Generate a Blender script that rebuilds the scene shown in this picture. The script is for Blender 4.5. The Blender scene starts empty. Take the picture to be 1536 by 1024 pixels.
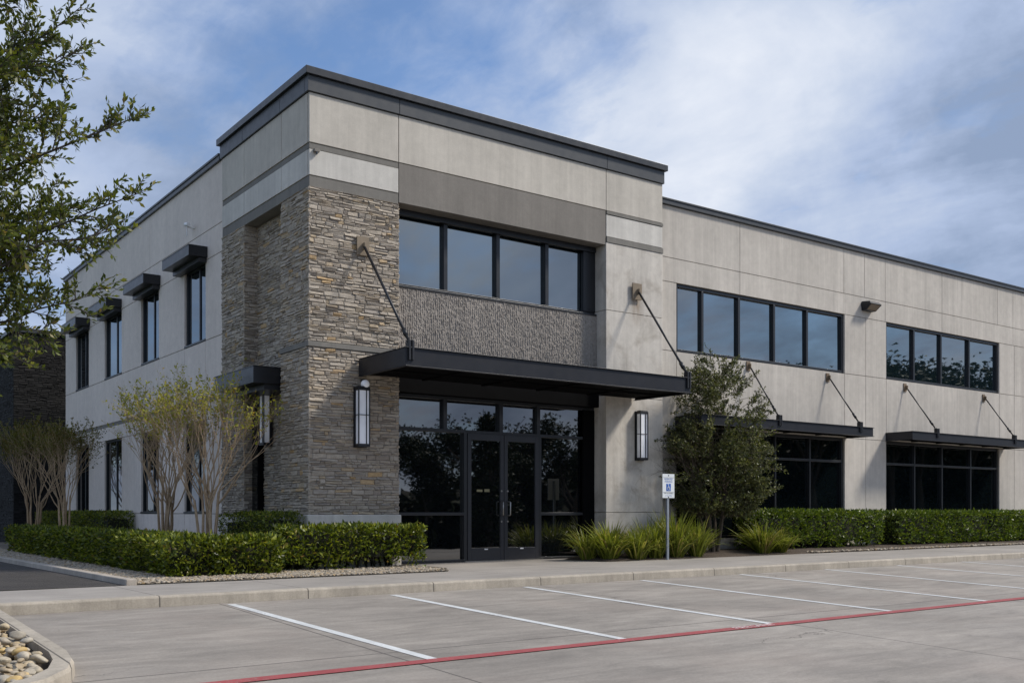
import bpy, bmesh, math, random
import numpy as np
from mathutils import Vector, Matrix
R = math.radians
scn = bpy.context.scene
COL = scn.collection
rng = random.Random(7)
nrg = np.random.default_rng(11)

# ------------------------------------------------------------------ materials
def new_mat(name):
    m = bpy.data.materials.new(name); m.use_nodes = True
    nt = m.node_tree
    for n in list(nt.nodes): nt.nodes.remove(n)
    out = nt.nodes.new('ShaderNodeOutputMaterial')
    b = nt.nodes.new('ShaderNodeBsdfPrincipled')
    nt.links.new(b.outputs[0], out.inputs[0])
    return m, nt, b, out

def N(nt, kind, **kw):
    n = nt.nodes.new(kind)
    for k, v in kw.items(): setattr(n, k, v)
    return n

def noise(nt, vec, scale, detail=5, rough=.55, dist=0):
    n = N(nt, 'ShaderNodeTexNoise')
    n.inputs['Scale'].default_value = scale; n.inputs['Detail'].default_value = detail
    n.inputs['Roughness'].default_value = rough; n.inputs['Distortion'].default_value = dist
    nt.links.new(vec, n.inputs['Vector'])
    return n.outputs['Fac']

def vscale(nt, vec, s):
    m = N(nt, 'ShaderNodeVectorMath', operation='MULTIPLY')
    nt.links.new(vec, m.inputs[0]); m.inputs[1].default_value = s
    return m.outputs[0]

def remap(nt, fac, a, b, lo, hi):
    m = N(nt, 'ShaderNodeMapRange')
    m.inputs[1].default_value = a; m.inputs[2].default_value = b
    m.inputs[3].default_value = lo; m.inputs[4].default_value = hi
    nt.links.new(fac, m.inputs[0]); return m.outputs[0]

def math_(nt, op, a, b=None, c=None):
    m = N(nt, 'ShaderNodeMath', operation=op)
    for i, v in enumerate((a, b, c)):
        if v is None: continue
        if isinstance(v, (int, float)): m.inputs[i].default_value = v
        else: nt.links.new(v, m.inputs[i])
    return m.outputs[0]

def mixc(nt, fac, a, b, mode='MIX'):
    m = N(nt, 'ShaderNodeMix', data_type='RGBA', blend_type=mode)
    if isinstance(fac, (int, float)): m.inputs[0].default_value = fac
    else: nt.links.new(fac, m.inputs[0])
    for i, v in ((6, a), (7, b)):
        if isinstance(v, tuple): m.inputs[i].default_value = (*v, 1)
        else: nt.links.new(v, m.inputs[i])
    return m.outputs[2]

def ramp(nt, fac, stops):
    r = N(nt, 'ShaderNodeValToRGB')
    el = r.color_ramp.elements
    while len(el) < len(stops): el.new(.5)
    for e, (p, c) in zip(el, stops): e.position = p; e.color = (*c, 1)
    nt.links.new(fac, r.inputs[0]); return r.outputs[0]

def bump(nt, b, h, strength, dist=.01):
    n = N(nt, 'ShaderNodeBump'); n.inputs['Strength'].default_value = strength
    n.inputs['Distance'].default_value = dist
    nt.links.new(h, n.inputs['Height']); nt.links.new(n.outputs[0], b.inputs['Normal'])

def pos(nt): return N(nt, 'ShaderNodeNewGeometry').outputs['Position']

def line_mask(nt, coord, period, offset, half):
    """1 on thin lines every `period` metres along coord"""
    s = math_(nt, 'ADD', coord, -offset)
    w = math_(nt, 'PINGPONG', s, period / 2)
    return math_(nt, 'LESS_THAN', w, half)

def concrete(name, col, streak=.25, blotch=.25, rough=.85, bmp=.25, stain=None, fine=60):
    m, nt, b, o = new_mat(name)
    p = pos(nt)
    big = remap(nt, noise(nt, p, .55, 6, .6), .3, .7, 1 - blotch, 1 + blotch * .7)
    st = remap(nt, noise(nt, vscale(nt, p, (3.2, 3.2, .22)), 1.0, 6, .6), .32, .7, 1 - streak, 1 + streak * .5)
    st2 = remap(nt, noise(nt, vscale(nt, p, (14, 14, .5)), 1.0, 3, .5), .3, .7, 1 - streak * .45, 1 + streak * .3)
    fi = remap(nt, noise(nt, p, fine, 3, .6), .3, .7, .92, 1.07)
    med = remap(nt, noise(nt, p, 6, 5, .65), .3, .7, .93, 1.06)
    k = math_(nt, 'MULTIPLY', math_(nt, 'MULTIPLY', big, st), math_(nt, 'MULTIPLY', math_(nt, 'MULTIPLY', fi, st2), med))
    drip = math_(nt, 'MULTIPLY', remap(nt, noise(nt, vscale(nt, p, (8, 8, .16)), 1.0, 4, .6), .56, .72, 0, 1), remap(nt, noise(nt, vscale(nt, p, (.8, .8, .9)), 1.0, 3), .42, .62, 0, 1))
    k = math_(nt, 'MULTIPLY', k, remap(nt, drip, 0, 1, 1, 1 - min(.3, streak * 1.5)))
    rgb = N(nt, 'ShaderNodeCombineColor')
    for i in range(3): nt.links.new(math_(nt, 'MULTIPLY', k, col[i]), rgb.inputs[i])
    c = rgb.outputs[0]
    if stain:
        tint = remap(nt, noise(nt, p, 1.6, 7, .65, .6), .5, .72, 0, stain)
        c = mixc(nt, tint, c, (.16, .115, .07))
    nt.links.new(c, b.inputs['Base Color']); b.inputs['Roughness'].default_value = rough
    h = math_(nt, 'ADD', noise(nt, p, 90, 4, .6), math_(nt, 'MULTIPLY', noise(nt, p, 9, 4), 1.5))
    bump(nt, b, h, bmp, .006)
    return m

def pier_stains(m):
    nt = m.node_tree; b = next(n for n in nt.nodes if n.type == 'BSDF_PRINCIPLED'); p = pos(nt)
    src = b.inputs['Base Color'].links[0].from_socket
    sx = N(nt, 'ShaderNodeSeparateXYZ'); nt.links.new(p, sx.inputs[0])
    def near(v, c, w): return remap(nt, math_(nt, 'ABSOLUTE', math_(nt, 'ADD', v, -c)), 0, w, 1, 0)
    n1 = remap(nt, noise(nt, vscale(nt, p, (7, 7, 1.3)), 1.0, 6, .7), .38, .62, 0, 1)
    rust = math_(nt, 'MULTIPLY', math_(nt, 'MULTIPLY', near(sx.outputs[0], 7.54, .24), near(sx.outputs[2], 5.5, .5)), n1)
    c = mixc(nt, math_(nt, 'MULTIPLY', rust, .9), src, (.22, .13, .06))
    n2 = remap(nt, noise(nt, p, 3.2, 8, .72, .8), .50, .64, 0, 1)
    low = math_(nt, 'MULTIPLY', math_(nt, 'MULTIPLY', near(sx.outputs[0], 7.6, 1.1), near(sx.outputs[2], 1.75, .95)), n2)
    c = mixc(nt, math_(nt, 'MULTIPLY', low, .75), c, (.24, .185, .125))
    n3 = remap(nt, noise(nt, vscale(nt, p, (2, 2, .7)), 2.2, 7, .7, .5), .48, .66, 0, 1)
    top = math_(nt, 'MULTIPLY', math_(nt, 'MULTIPLY', near(sx.outputs[0], 7.7, .9), near(sx.outputs[2], 6.0, .75)), n3)
    c = mixc(nt, math_(nt, 'MULTIPLY', top, .6), c, (.27, .24, .205))
    nt.links.new(c, b.inputs['Base Color'])

def paint(name, col, rough=.45, metal=0., var=.12, spec=.5):
    m, nt, b, o = new_mat(name)
    p = pos(nt)
    k = remap(nt, noise(nt, p, 2.2, 6, .65), .3, .7, 1 - var, 1 + var)
    rgb = N(nt, 'ShaderNodeCombineColor')
    for i in range(3): nt.links.new(math_(nt, 'MULTIPLY', k, col[i]), rgb.inputs[i])
    nt.links.new(rgb.outputs[0], b.inputs['Base Color'])
    nt.links.new(remap(nt, noise(nt, p, 7, 4), .3, .7, rough - .03, rough + .05), b.inputs['Roughness'])
    b.inputs['Metallic'].default_value = metal
    b.inputs['Specular IOR Level'].default_value = spec
    bump(nt, b, noise(nt, p, 2.5, 2), .03, .01)
    return m

def glass(name, base, ior, wob=.04, rough=.015, tint=None):
    m, nt, b, o = new_mat(name)
    p = pos(nt)
    b.inputs['Base Color'].default_value = (*base, 1)
    b.inputs['Roughness'].default_value = rough
    b.inputs['IOR'].default_value = ior
    if tint: b.inputs['Specular Tint'].default_value = (*tint, 1)
    bump(nt, b, noise(nt, p, .9, 2, .4), wob, .02)
    return m

def leafmat(name, stops, trans=.3, rough=.45, spec=.35, clump=None):
    m, nt, b, o = new_mat(name)
    g = N(nt, 'ShaderNodeNewGeometry')
    c = ramp(nt, g.outputs['Random Per Island'], stops)
    v = remap(nt, noise(nt, g.outputs['Position'], 2.3, 3), .3, .7, .72, 1.25)
    cc = N(nt, 'ShaderNodeVectorMath', operation='SCALE')
    nt.links.new(c, cc.inputs[0]); nt.links.new(v, cc.inputs['Scale'])
    nt.links.new(cc.outputs[0], b.inputs['Base Color'])
    b.inputs['Roughness'].default_value = rough
    b.inputs['Specular IOR Level'].default_value = spec
    t = N(nt, 'ShaderNodeBsdfTranslucent')
    c2 = mixc(nt, 1., cc.outputs[0], (1.25, 1.3, .55), 'MULTIPLY')
    nt.links.new(c2, t.inputs[0])
    mx = N(nt, 'ShaderNodeMixShader'); mx.inputs[0].default_value = trans
    nt.links.new(b.outputs[0], mx.inputs[1]); nt.links.new(t.outputs[0], mx.inputs[2])
    nt.links.new(mx.outputs[0], o.inputs[0])
    return m

def islandmat(name, stops, rough=.8, bmp=.5, bscale=40, var=.2):
    m, nt, b, o = new_mat(name)
    g = N(nt, 'ShaderNodeNewGeometry'); p = g.outputs['Position']
    c = ramp(nt, g.outputs['Random Per Island'], stops)
    k = math_(nt, 'MULTIPLY', remap(nt, noise(nt, vscale(nt, p, (1, 1, 2.6)), 9, 6, .7), .28, .72, 1 - var, 1 + var),
              remap(nt, noise(nt, p, 70, 3), .3, .7, .9, 1.1))
    cc = N(nt, 'ShaderNodeVectorMath', operation='SCALE')
    nt.links.new(c, cc.inputs[0]); nt.links.new(k, cc.inputs['Scale'])
    nt.links.new(cc.outputs[0], b.inputs['Base Color'])
    b.inputs['Roughness'].default_value = rough
    h = math_(nt, 'ADD', noise(nt, vscale(nt, p, (1, 1, 2.2)), bscale * .5, 6, .7), math_(nt, 'MULTIPLY', noise(nt, p, bscale * 2, 3), .4))
    bump(nt, b, h, bmp, .02)
    return m

M = {}
M['panel'] = concrete('beige_concrete', (.56, .515, .445), .11, .13, bmp=.2)
M['panel_light'] = concrete('whitewashed_concrete', (.60, .555, .49), .12, .18, bmp=.2, stain=.45)
pier_stains(M['panel_light'])
M['panel_pale'] = concrete('pale_concrete', (.61, .58, .525), .12, .12, bmp=.2)
M['wing'] = concrete('wing_concrete', (.55, .505, .445), .13, .13, bmp=.2)
M['wing_left'] = concrete('side_wing_concrete', (.74, .655, .58), .05, .08, bmp=.2)
M['band'] = concrete('grey_band_concrete', (.20, .187, .165), .12, .12, bmp=.2)
M['lintel'] = concrete('dark_grey_concrete', (.215, .195, .17), .12, .14, bmp=.2)
M['core'] = concrete('joint_concrete', (.30, .265, .225), .1, .1)
M['plinth'] = concrete('plinth_concrete', (.60, .56, .50), .12, .1, bmp=.15)
M['spandrel'] = concrete('ribbed_concrete', (.31, .275, .24), .15, .12, bmp=.5)
M['kerb'] = concrete('kerb_concrete', (.42, .37, .31), .22, .18, bmp=.35)
M['stone'] = islandmat('ledge_stone', [(0, (.275, .232, .19)), (.2, (.365, .315, .255)), (.4, (.44, .375, .295)), (.55, (.39, .34, .28)),
                                       (.7, (.44, .378, .302)), (.82, (.32, .282, .24)), (.95, (.45, .355, .24)), (.985, (.48, .325, .165)), (1, (.48, .43, .365))], .85, .8, 30, .24)
M['mortar'] = concrete('brown_mortar', (.20, .175, .15), .1, .1)  # plain brown mortar colour in the joints of the ledge stone
M['coping'] = paint('charcoal_coping', (.044, .047, .051), .4, .0, .04)
M['hood'] = paint('satin_black_hood', (.010, .0105, .0125), .34, 0, .04, .45)
M['cap'] = paint('slate_coping_cap', (.022, .024, .028), .34, 0, .04, .5)
M['black'] = paint('black_metal', (.012, .0125, .015), .4, 0, .15)
M['frame'] = paint('black_window_frame', (.014, .015, .018), .38, 0, .1)
M['canopy'] = paint('black_canopy_steel', (.0135, .0145, .019), .42, 0, .15, .35)
M['soffit'] = paint('dark_soffit', (.005, .005, .0055), .85, 0, .15, .05)
M['door'] = paint('dark_door_frame', (.022, .023, .028), .4, 0, .1)
M['steel'] = paint('brushed_steel', (.35, .34, .32), .35, .9, .1)
M['galv'] = paint('galvanised_post', (.30, .33, .37), .5, .55, .15)
M['plate'] = paint('tan_wall_plate', (.22, .17, .115), .7, 0, .25)
M['plate_rust'] = paint('rusty_wall_plate', (.17, .12, .075), .8, 0, .35)
M['upper_glass'] = glass('blue_tinted_glass', (.006, .012, .016), 3.35, .06, tint=(.90, .95, .95))
M['side_glass'] = glass('side_tinted_glass', (.006, .01, .014), 3.0, .06, tint=(.75, .9, 1))
M['low_glass'] = glass('dark_tinted_glass', (.004, .005, .006), 2.35, .05)
M['wing_low_glass'] = glass('deep_tinted_glass', (.003, .005, .006), 1.75, .05)
M['white'] = paint('white_sign', (.72, .75, .76), .5, 0, .05)
M['blue'] = paint('blue_sign', (.012, .10, .42), .5, 0, .05)
M['ink'] = paint('dark_ink', (.03, .035, .05), .6, 0, .05)
M['white_cap'] = paint('white_plastic', (.75, .75, .74), .35, 0, .05)
M['door_mark'] = paint('pale_door_mark', (.22, .20, .11), .6, 0, .2)
M['fire_red'] = None

def lamp_glass():
    m, nt, b, o = new_mat('frosted_lamp_glass')
    p = pos(nt)
    b.inputs['Base Color'].default_value = (.78, .79, .82, 1); b.inputs['Roughness'].default_value = .3
    b.inputs['Emission Color'].default_value = (.86, .9, 1, 1)
    nt.links.new(remap(nt, noise(nt, vscale(nt, p, (1, 1, .8)), 3.5, 2), .35, .65, .02, .09), b.inputs['Emission Strength'])
    return m
M['lamp'] = lamp_glass()

def worn_paint(name, col, wear):
    """road paint worn through to the concrete in patches"""
    m, nt, b, o = new_mat(name)
    p = pos(nt)
    w = math_(nt, 'MULTIPLY', remap(nt, noise(nt, p, 35, 6, .75), .5, .68, 0, 1), remap(nt, noise(nt, p, 1.3, 4), .38, .62, .1, 1))
    k = remap(nt, noise(nt, p, 3, 6, .6), .3, .7, .82, 1.1)
    rgb = N(nt, 'ShaderNodeCombineColor')
    for i in range(3): nt.links.new(math_(nt, 'MULTIPLY', k, col[i]), rgb.inputs[i])
    c = mixc(nt, math_(nt, 'MULTIPLY', w, wear), rgb.outputs[0], (.27, .245, .215))
    nt.links.new(c, b.inputs['Base Color']); b.inputs['Roughness'].default_value = .75
    bump(nt, b, noise(nt, p, 120, 4), .3, .004)
    return m
M['stall'] = worn_paint('white_stall_paint', (.62, .63, .62), .85)
M['fire_red'] = worn_paint('red_kerb_paint', (.33, .062, .064), .75)
M['fire_text'] = worn_paint('faded_white_letters', (.80, .70, .68), .35)

def lot_mat():
    m, nt, b, o = new_mat('parking_concrete')
    p = pos(nt)
    sx = N(nt, 'ShaderNodeSeparateXYZ'); nt.links.new(p, sx.inputs[0])
    big = remap(nt, noise(nt, p, .22, 7, .62, .4), .3, .7, .76, 1.18)
    sm = remap(nt, noise(nt, vscale(nt, p, (.5, 1.1, 1)), 1.4, 7, .68, .5), .32, .7, .82, 1.13)
    swirl = remap(nt, noise(nt, vscale(nt, p, (.8, 3.4, 1)), 1.1, 8, .7, 1.2), .35, .66, .80, 1.09)
    fi = remap(nt, noise(nt, p, 38, 5, .7), .3, .7, .86, 1.12)
    k = math_(nt, 'MULTIPLY', math_(nt, 'MULTIPLY', big, sm), math_(nt, 'MULTIPLY', fi, swirl))
    rgb = N(nt, 'ShaderNodeCombineColor')
    for i, c in enumerate((.325, .290, .250)): nt.links.new(math_(nt, 'MULTIPLY', k, c), rgb.inputs[i])
    c = rgb.outputs[0]
    # oil and tyre stains
    oil = remap(nt, noise(nt, vscale(nt, p, (.6, 1.3, 1)), .8, 7, .64, .9), .54, .72, 0, .6)
    c = mixc(nt, oil, c, (.16, .14, .12))
    pk = remap(nt, noise(nt, p, .33, 5, .6), .5, .68, 0, .28)
    c = mixc(nt, pk, c, (.37, .30, .25))
    # saw-cut joints
    wobx = math_(nt, 'ADD', sx.outputs[0], math_(nt, 'MULTIPLY', noise(nt, p, 2, 2), .012))
    woby = math_(nt, 'ADD', sx.outputs[1], math_(nt, 'MULTIPLY', noise(nt, p, 2, 2), .012))
    j1 = line_mask(nt, woby, 4.1, -8.06, .011)
    j2 = line_mask(nt, wobx, 4.85, -1.93 - 1.08, .010)
    j = math_(nt, 'MAXIMUM', j1, j2)
    # hairline cracks
    v = N(nt, 'ShaderNodeTexVoronoi', feature='DISTANCE_TO_EDGE'); v.inputs['Scale'].default_value = .22
    dv = N(nt, 'ShaderNodeVectorMath', operation='ADD')
    nz = N(nt, 'ShaderNodeTexNoise'); nz.inputs['Scale'].default_value = 1.6; nz.inputs['Detail'].default_value = 6
    nt.links.new(p, nz.inputs['Vector'])
    nt.links.new(vscale(nt, nz.outputs['Color'], (1.4, 1.4, 0)), dv.inputs[0]); nt.links.new(p, dv.inputs[1])
    nt.links.new(dv.outputs[0], v.inputs['Vector'])
    crack = math_(nt, 'MULTIPLY', math_(nt, 'LESS_THAN', v.outputs['Distance'], .0016), remap(nt, noise(nt, p, .4, 2), .48, .56, 0, .55))
    j = math_(nt, 'MAXIMUM', math_(nt, 'MULTIPLY', j, .8), crack)
    c = mixc(nt, j, c, (.06, .052, .046))
    nt.links.new(c, b.inputs['Base Color'])
    nt.links.new(remap(nt, noise(nt, p, 1.2, 5), .3, .7, .62, .85), b.inputs['Roughness'])
    h = math_(nt, 'ADD', noise(nt, p, 130, 4, .7), math_(nt, 'ADD', math_(nt, 'MULTIPLY', noise(nt, p, 18, 4), 1.2), math_(nt, 'MULTIPLY', j, -3)))
    bump(nt, b, h, .45, .005)
    return m
M['lot'] = lot_mat()

def walk_mat():
    m, nt, b, o = new_mat('sidewalk_concrete')
    p = pos(nt)
    sx = N(nt, 'ShaderNodeSeparateXYZ'); nt.links.new(p, sx.inputs[0])
    k = math_(nt, 'MULTIPLY', remap(nt, noise(nt, p, .5, 7, .6), .3, .7, .82, 1.12),
              math_(nt, 'MULTIPLY', remap(nt, noise(nt, vscale(nt, p, (.6, 2.6, 1)), 1.5, 7, .7, .8), .33, .68, .84, 1.1), remap(nt, noise(nt, p, 45, 5, .7), .3, .7, .88, 1.1)))
    rgb = N(nt, 'ShaderNodeCombineColor')
    for i, c in enumerate((.34, .308, .272)): nt.links.new(math_(nt, 'MULTIPLY', k, c), rgb.inputs[i])
    j = line_mask(nt, sx.outputs[0], 1.87, -3.72, .008)
    c = mixc(nt, math_(nt, 'MULTIPLY', j, .75), rgb.outputs[0], (.06, .055, .05))
    nt.links.new(c, b.inputs['Base Color']); b.inputs['Roughness'].default_value = .8
    bump(nt, b, math_(nt, 'ADD', noise(nt, p, 110, 4, .7), math_(nt, 'MULTIPLY', j, -3)), .4, .005)
    return m
M['walk'] = walk_mat()

def kerb_mat():
    m, nt, b, o = new_mat('kerb_face_concrete')
    p = pos(nt)
    sx = N(nt, 'ShaderNodeSeparateXYZ'); nt.links.new(p, sx.inputs[0])
    k = math_(nt, 'MULTIPLY', remap(nt, noise(nt, p, 1.1, 7, .65), .3, .7, .78, 1.14),
              math_(nt, 'MULTIPLY', remap(nt, noise(nt, vscale(nt, p, (6, 6, 1.2)), 1.4, 6, .7), .33, .68, .8, 1.1), remap(nt, noise(nt, p, 55, 5, .7), .3, .7, .86, 1.12)))
    rgb = N(nt, 'ShaderNodeCombineColor')
    for i, c in enumerate((.42, .37, .30)): nt.links.new(math_(nt, 'MULTIPLY', k, c), rgb.inputs[i])
    j = line_mask(nt, sx.outputs[0], 1.87, -3.72, .008)
    c = mixc(nt, math_(nt, 'MULTIPLY', j, .8), rgb.outputs[0], (.05, .045, .04))
    nt.links.new(c, b.inputs['Base Color']); b.inputs['Roughness'].default_value = .82
    bump(nt, b, math_(nt, 'ADD', noise(nt, p, 110, 4, .7), math_(nt, 'MULTIPLY', j, -3)), .45, .006)
    return m
M['kerbf'] = kerb_mat()

def soil_mat(name, a, c2, scale=18):
    m, nt, b, o = new_mat(name)
    p = pos(nt)
    c = mixc(nt, remap(nt, noise(nt, p, scale, 8, .75), .35, .65, 0, 1), a, c2)
    c = mixc(nt, remap(nt, noise(nt, p, .8, 5), .4, .65, 0, .5), c, tuple(x * .6 for x in a))
    nt.links.new(c, b.inputs['Base Color']); b.inputs['Roughness'].default_value = .95
    bump(nt, b, noise(nt, p, scale * 2, 8, .75), 1., .03)
    return m
M['mulch'] = soil_mat('brown_mulch', (.045, .032, .022), (.13, .095, .065), 30)
M['gravel_base'] = soil_mat('pebble_base', (.12, .10, .075), (.26, .22, .165), 26)
M['asphalt'] = soil_mat('dark_asphalt', (.035, .031, .028), (.12, .105, .092), 45)
M['lawn'] = soil_mat('lawn_green', (.03, .055, .012), (.06, .09, .02), 9)
M['pebble'] = islandmat('pebble_stone', [(0, (.20, .17, .13)), (.3, (.34, .28, .21)), (.55, (.42, .36, .27)), (.75, (.28, .24, .20)), (.9, (.40, .28, .14)), (1, (.46, .42, .35))], .7, .2, 30, .15)
M['river'] = islandmat('river_stone', [(0, (.28, .225, .15)), (.25, (.46, .36, .23)), (.45, (.36, .31, .24)), (.6, (.48, .40, .28)), (.72, (.40, .36, .29)), (.84, (.58, .40, .15)), (.91, (.14, .135, .125)), (1, (.52, .45, .34))], .62, .25, 22, .2)
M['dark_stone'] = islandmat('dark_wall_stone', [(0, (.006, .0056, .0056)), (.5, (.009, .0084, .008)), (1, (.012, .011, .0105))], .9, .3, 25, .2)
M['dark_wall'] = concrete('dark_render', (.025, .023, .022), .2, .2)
M['roof'] = concrete('roof_membrane', (.35, .35, .34), .1, .2)

M['hedge'] = leafmat('hedge_leaf', [(0, (.030, .046, .006)), (.3, (.068, .098, .010)), (.6, (.14, .175, .016)), (.82, (.23, .26, .024)), (.95, (.32, .33, .04)), (1, (.22, .13, .04))], .28, .42, .4)
M['hedge_r'] = leafmat('hedge_leaf_bright', [(0, (.035, .058, .007)), (.35, (.065, .105, .012)), (.65, (.115, .165, .018)), (.88, (.18, .23, .024)), (1, (.23, .26, .03))], .28, .42, .4)
M['hedge_core'] = soil_mat('hedge_twigs', (.012, .014, .006), (.035, .034, .014), 40)
M['oak'] = leafmat('oak_leaf', [(0, (.040, .060, .010)), (.45, (.088, .112, .018)), (.8, (.15, .17, .028)), (.95, (.23, .23, .05)), (1, (.24, .17, .06))], .3, .38, .4)
M['evergreen'] = leafmat('evergreen_leaf', [(0, (.030, .040, .012)), (.4, (.068, .080, .026)), (.75, (.13, .14, .048)), (.92, (.21, .21, .085)), (1, (.28, .27, .12))], .25, .45, .35)
M['myrtle'] = leafmat('myrtle_leaf', [(0, (.22, .21, .03)), (.4, (.33, .335, .04)), (.8, (.42, .40, .05)), (1, (.42, .28, .06))], .4, .5, .3)
M['myrtle_dark'] = leafmat('myrtle_leaf_olive', [(0, (.07, .07, .014)), (.4, (.12, .12, .02)), (.75, (.16, .16, .025)), (.88, (.17, .085, .03)), (1, (.22, .2, .04))], .35, .5, .3)
M['grass'] = leafmat('liriope_blade', [(0, (.09, .11, .020)), (.4, (.17, .20, .03)), (.8, (.28, .31, .045)), (.93, (.40, .36, .11)), (1, (.36, .26, .12))], .3, .45, .35)
M['far_leaf'] = leafmat('far_tree_leaf', [(0, (.008, .014, .005)), (.5, (.016, .026, .008)), (1, (.028, .042, .012))], .1, .6, .2)
M['bark'] = soil_mat('grey_bark', (.06, .052, .042), (.14, .12, .10), 22)
M['myrtle_bark'] = soil_mat('myrtle_bark', (.46, .315, .19), (.68, .50, .32), 14)
M['bark_dark'] = soil_mat('brown_bark', (.07, .052, .038), (.16, .125, .09), 20)

# ------------------------------------------------------------------ mesh helpers
class MB:
    def __init__(s): s.v = []; s.f = []; s.mi = []
    def face(s, pts, mi=0):
        n = len(s.v); s.v += [tuple(p) for p in pts]; s.f.append(tuple(range(n, n + len(pts)))); s.mi.append(mi)
    def box(s, x0, x1, y0, y1, z0, z1, mi=0):
        if x0 > x1: x0, x1 = x1, x0
        if y0 > y1: y0, y1 = y1, y0
        if z0 > z1: z0, z1 = z1, z0
        n = len(s.v)
        s.v += [(x0, y0, z0), (x1, y0, z0), (x1, y1, z0), (x0, y1, z0), (x0, y0, z1), (x1, y0, z1), (x1, y1, z1), (x0, y1, z1)]
        for q in ((0, 3, 2, 1), (4, 5, 6, 7), (0, 1, 5, 4), (1, 2, 6, 5), (2, 3, 7, 6), (3, 0, 4, 7)):
            s.f.append(tuple(n + i for i in q)); s.mi.append(mi)
    def hull(s, bot, top, mi=0):
        """prism between two equally long rings (bot counter-clockwise from above)"""
        n = len(s.v); k = len(bot)
        s.v += [tuple(p) for p in bot] + [tuple(p) for p in top]
        s.f.append(tuple(n + i for i in reversed(range(k)))); s.mi.append(mi)
        s.f.append(tuple(n + k + i for i in range(k))); s.mi.append(mi)
        for i in range(k):
            j = (i + 1) % k
            s.f.append((n + i, n + j, n + k + j, n + k + i)); s.mi.append(mi)
    def tube(s, pts, rad, sides=6, mi=0, cap=True):
        pts = [Vector(p) for p in pts]
        if isinstance(rad, (int, float)): rad = [rad] * len(pts)
        n0 = len(s.v); up = None
        for i, p in enumerate(pts):
            d = (pts[min(i + 1, len(pts) - 1)] - pts[max(i - 1, 0)])
            if d.length < 1e-9: d = Vector((0, 0, 1))
            d.normalize()
            if up is None: up = Vector((1, 0, 0)) if abs(d.x) < .8 else Vector((0, 1, 0))
            a = d.cross(up).normalized(); bb = d.cross(a).normalized(); up = -bb if False else up
            for k in range(sides):
                t = 2 * math.pi * k / sides
                s.v.append(tuple(p + (a * math.cos(t) + bb * math.sin(t)) * rad[i]))
        for i in range(len(pts) - 1):
            for k in range(sides):
                k2 = (k + 1) % sides
                s.f.append((n0 + i * sides + k, n0 + i * sides + k2, n0 + (i + 1) * sides + k2, n0 + (i + 1) * sides + k)); s.mi.append(mi)
        if cap:
            s.f.append(tuple(n0 + k for k in reversed(range(sides)))); s.mi.append(mi)
            e = n0 + (len(pts) - 1) * sides
            s.f.append(tuple(e + k for k in range(sides))); s.mi.append(mi)
    def ring(s, c, u, w, r, rr, seg=12, sides=6, mi=0):
        c = Vector(c); u = Vector(u).normalized(); w = Vector(w).normalized()
        s.tube([c + (u * math.cos(2 * math.pi * i / seg) + w * math.sin(2 * math.pi * i / seg)) * r for i in range(seg + 1)], rr, sides, mi)
    def obj(s, name, mats, parent=None, bevel=0, smooth=False, loc=None):
        me = bpy.data.meshes.new(name)
        me.from_pydata(s.v, [], s.f)
        for m in (mats if isinstance(mats, (list, tuple)) else [mats]): me.materials.append(m)
        if any(s.mi): me.polygons.foreach_set('material_index', s.mi)
        if smooth: me.polygons.foreach_set('use_smooth', [True] * len(me.polygons))
        me.update()
        o = bpy.data.objects.new(name, me); COL.objects.link(o)
        if loc is not None:
            me.transform(Matrix.Translation(-Vector(loc))); o.location = loc
        if parent is not None:
            o.parent = parent
            o.location = Vector(o.location) - wloc(parent)
        if bevel:
            b = o.modifiers.new('Bevel', 'BEVEL'); b.width = bevel; b.segments = 2; b.limit_method = 'ANGLE'
        return o

def wloc(o):
    p = Vector((0, 0, 0))
    while o is not None: p += Vector(o.location); o = o.parent
    return p

def tag(o, label=None, cat=None, group=None, kind=None):
    if label: o['label'] = label
    if cat: o['category'] = cat
    if group: o['group'] = group
    if kind: o['kind'] = kind
    return o

def thing(name, label, cat, loc=(0, 0, 0), group=None):
    o = bpy.data.objects.new(name, None); COL.objects.link(o); o.location = loc
    o.empty_display_size = .2
    return tag(o, label, cat, group)

def dup(root, loc, label, group=None):
    r = root.copy(); COL.objects.link(r); r.location = loc
    r['label'] = label
    if group: r['group'] = group
    for ch in list(root.children):
        c = ch.copy(); COL.objects.link(c); c.parent = r
        for g in list(ch.children):
            d = g.copy(); COL.objects.link(d); d.parent = c
    return r

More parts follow.
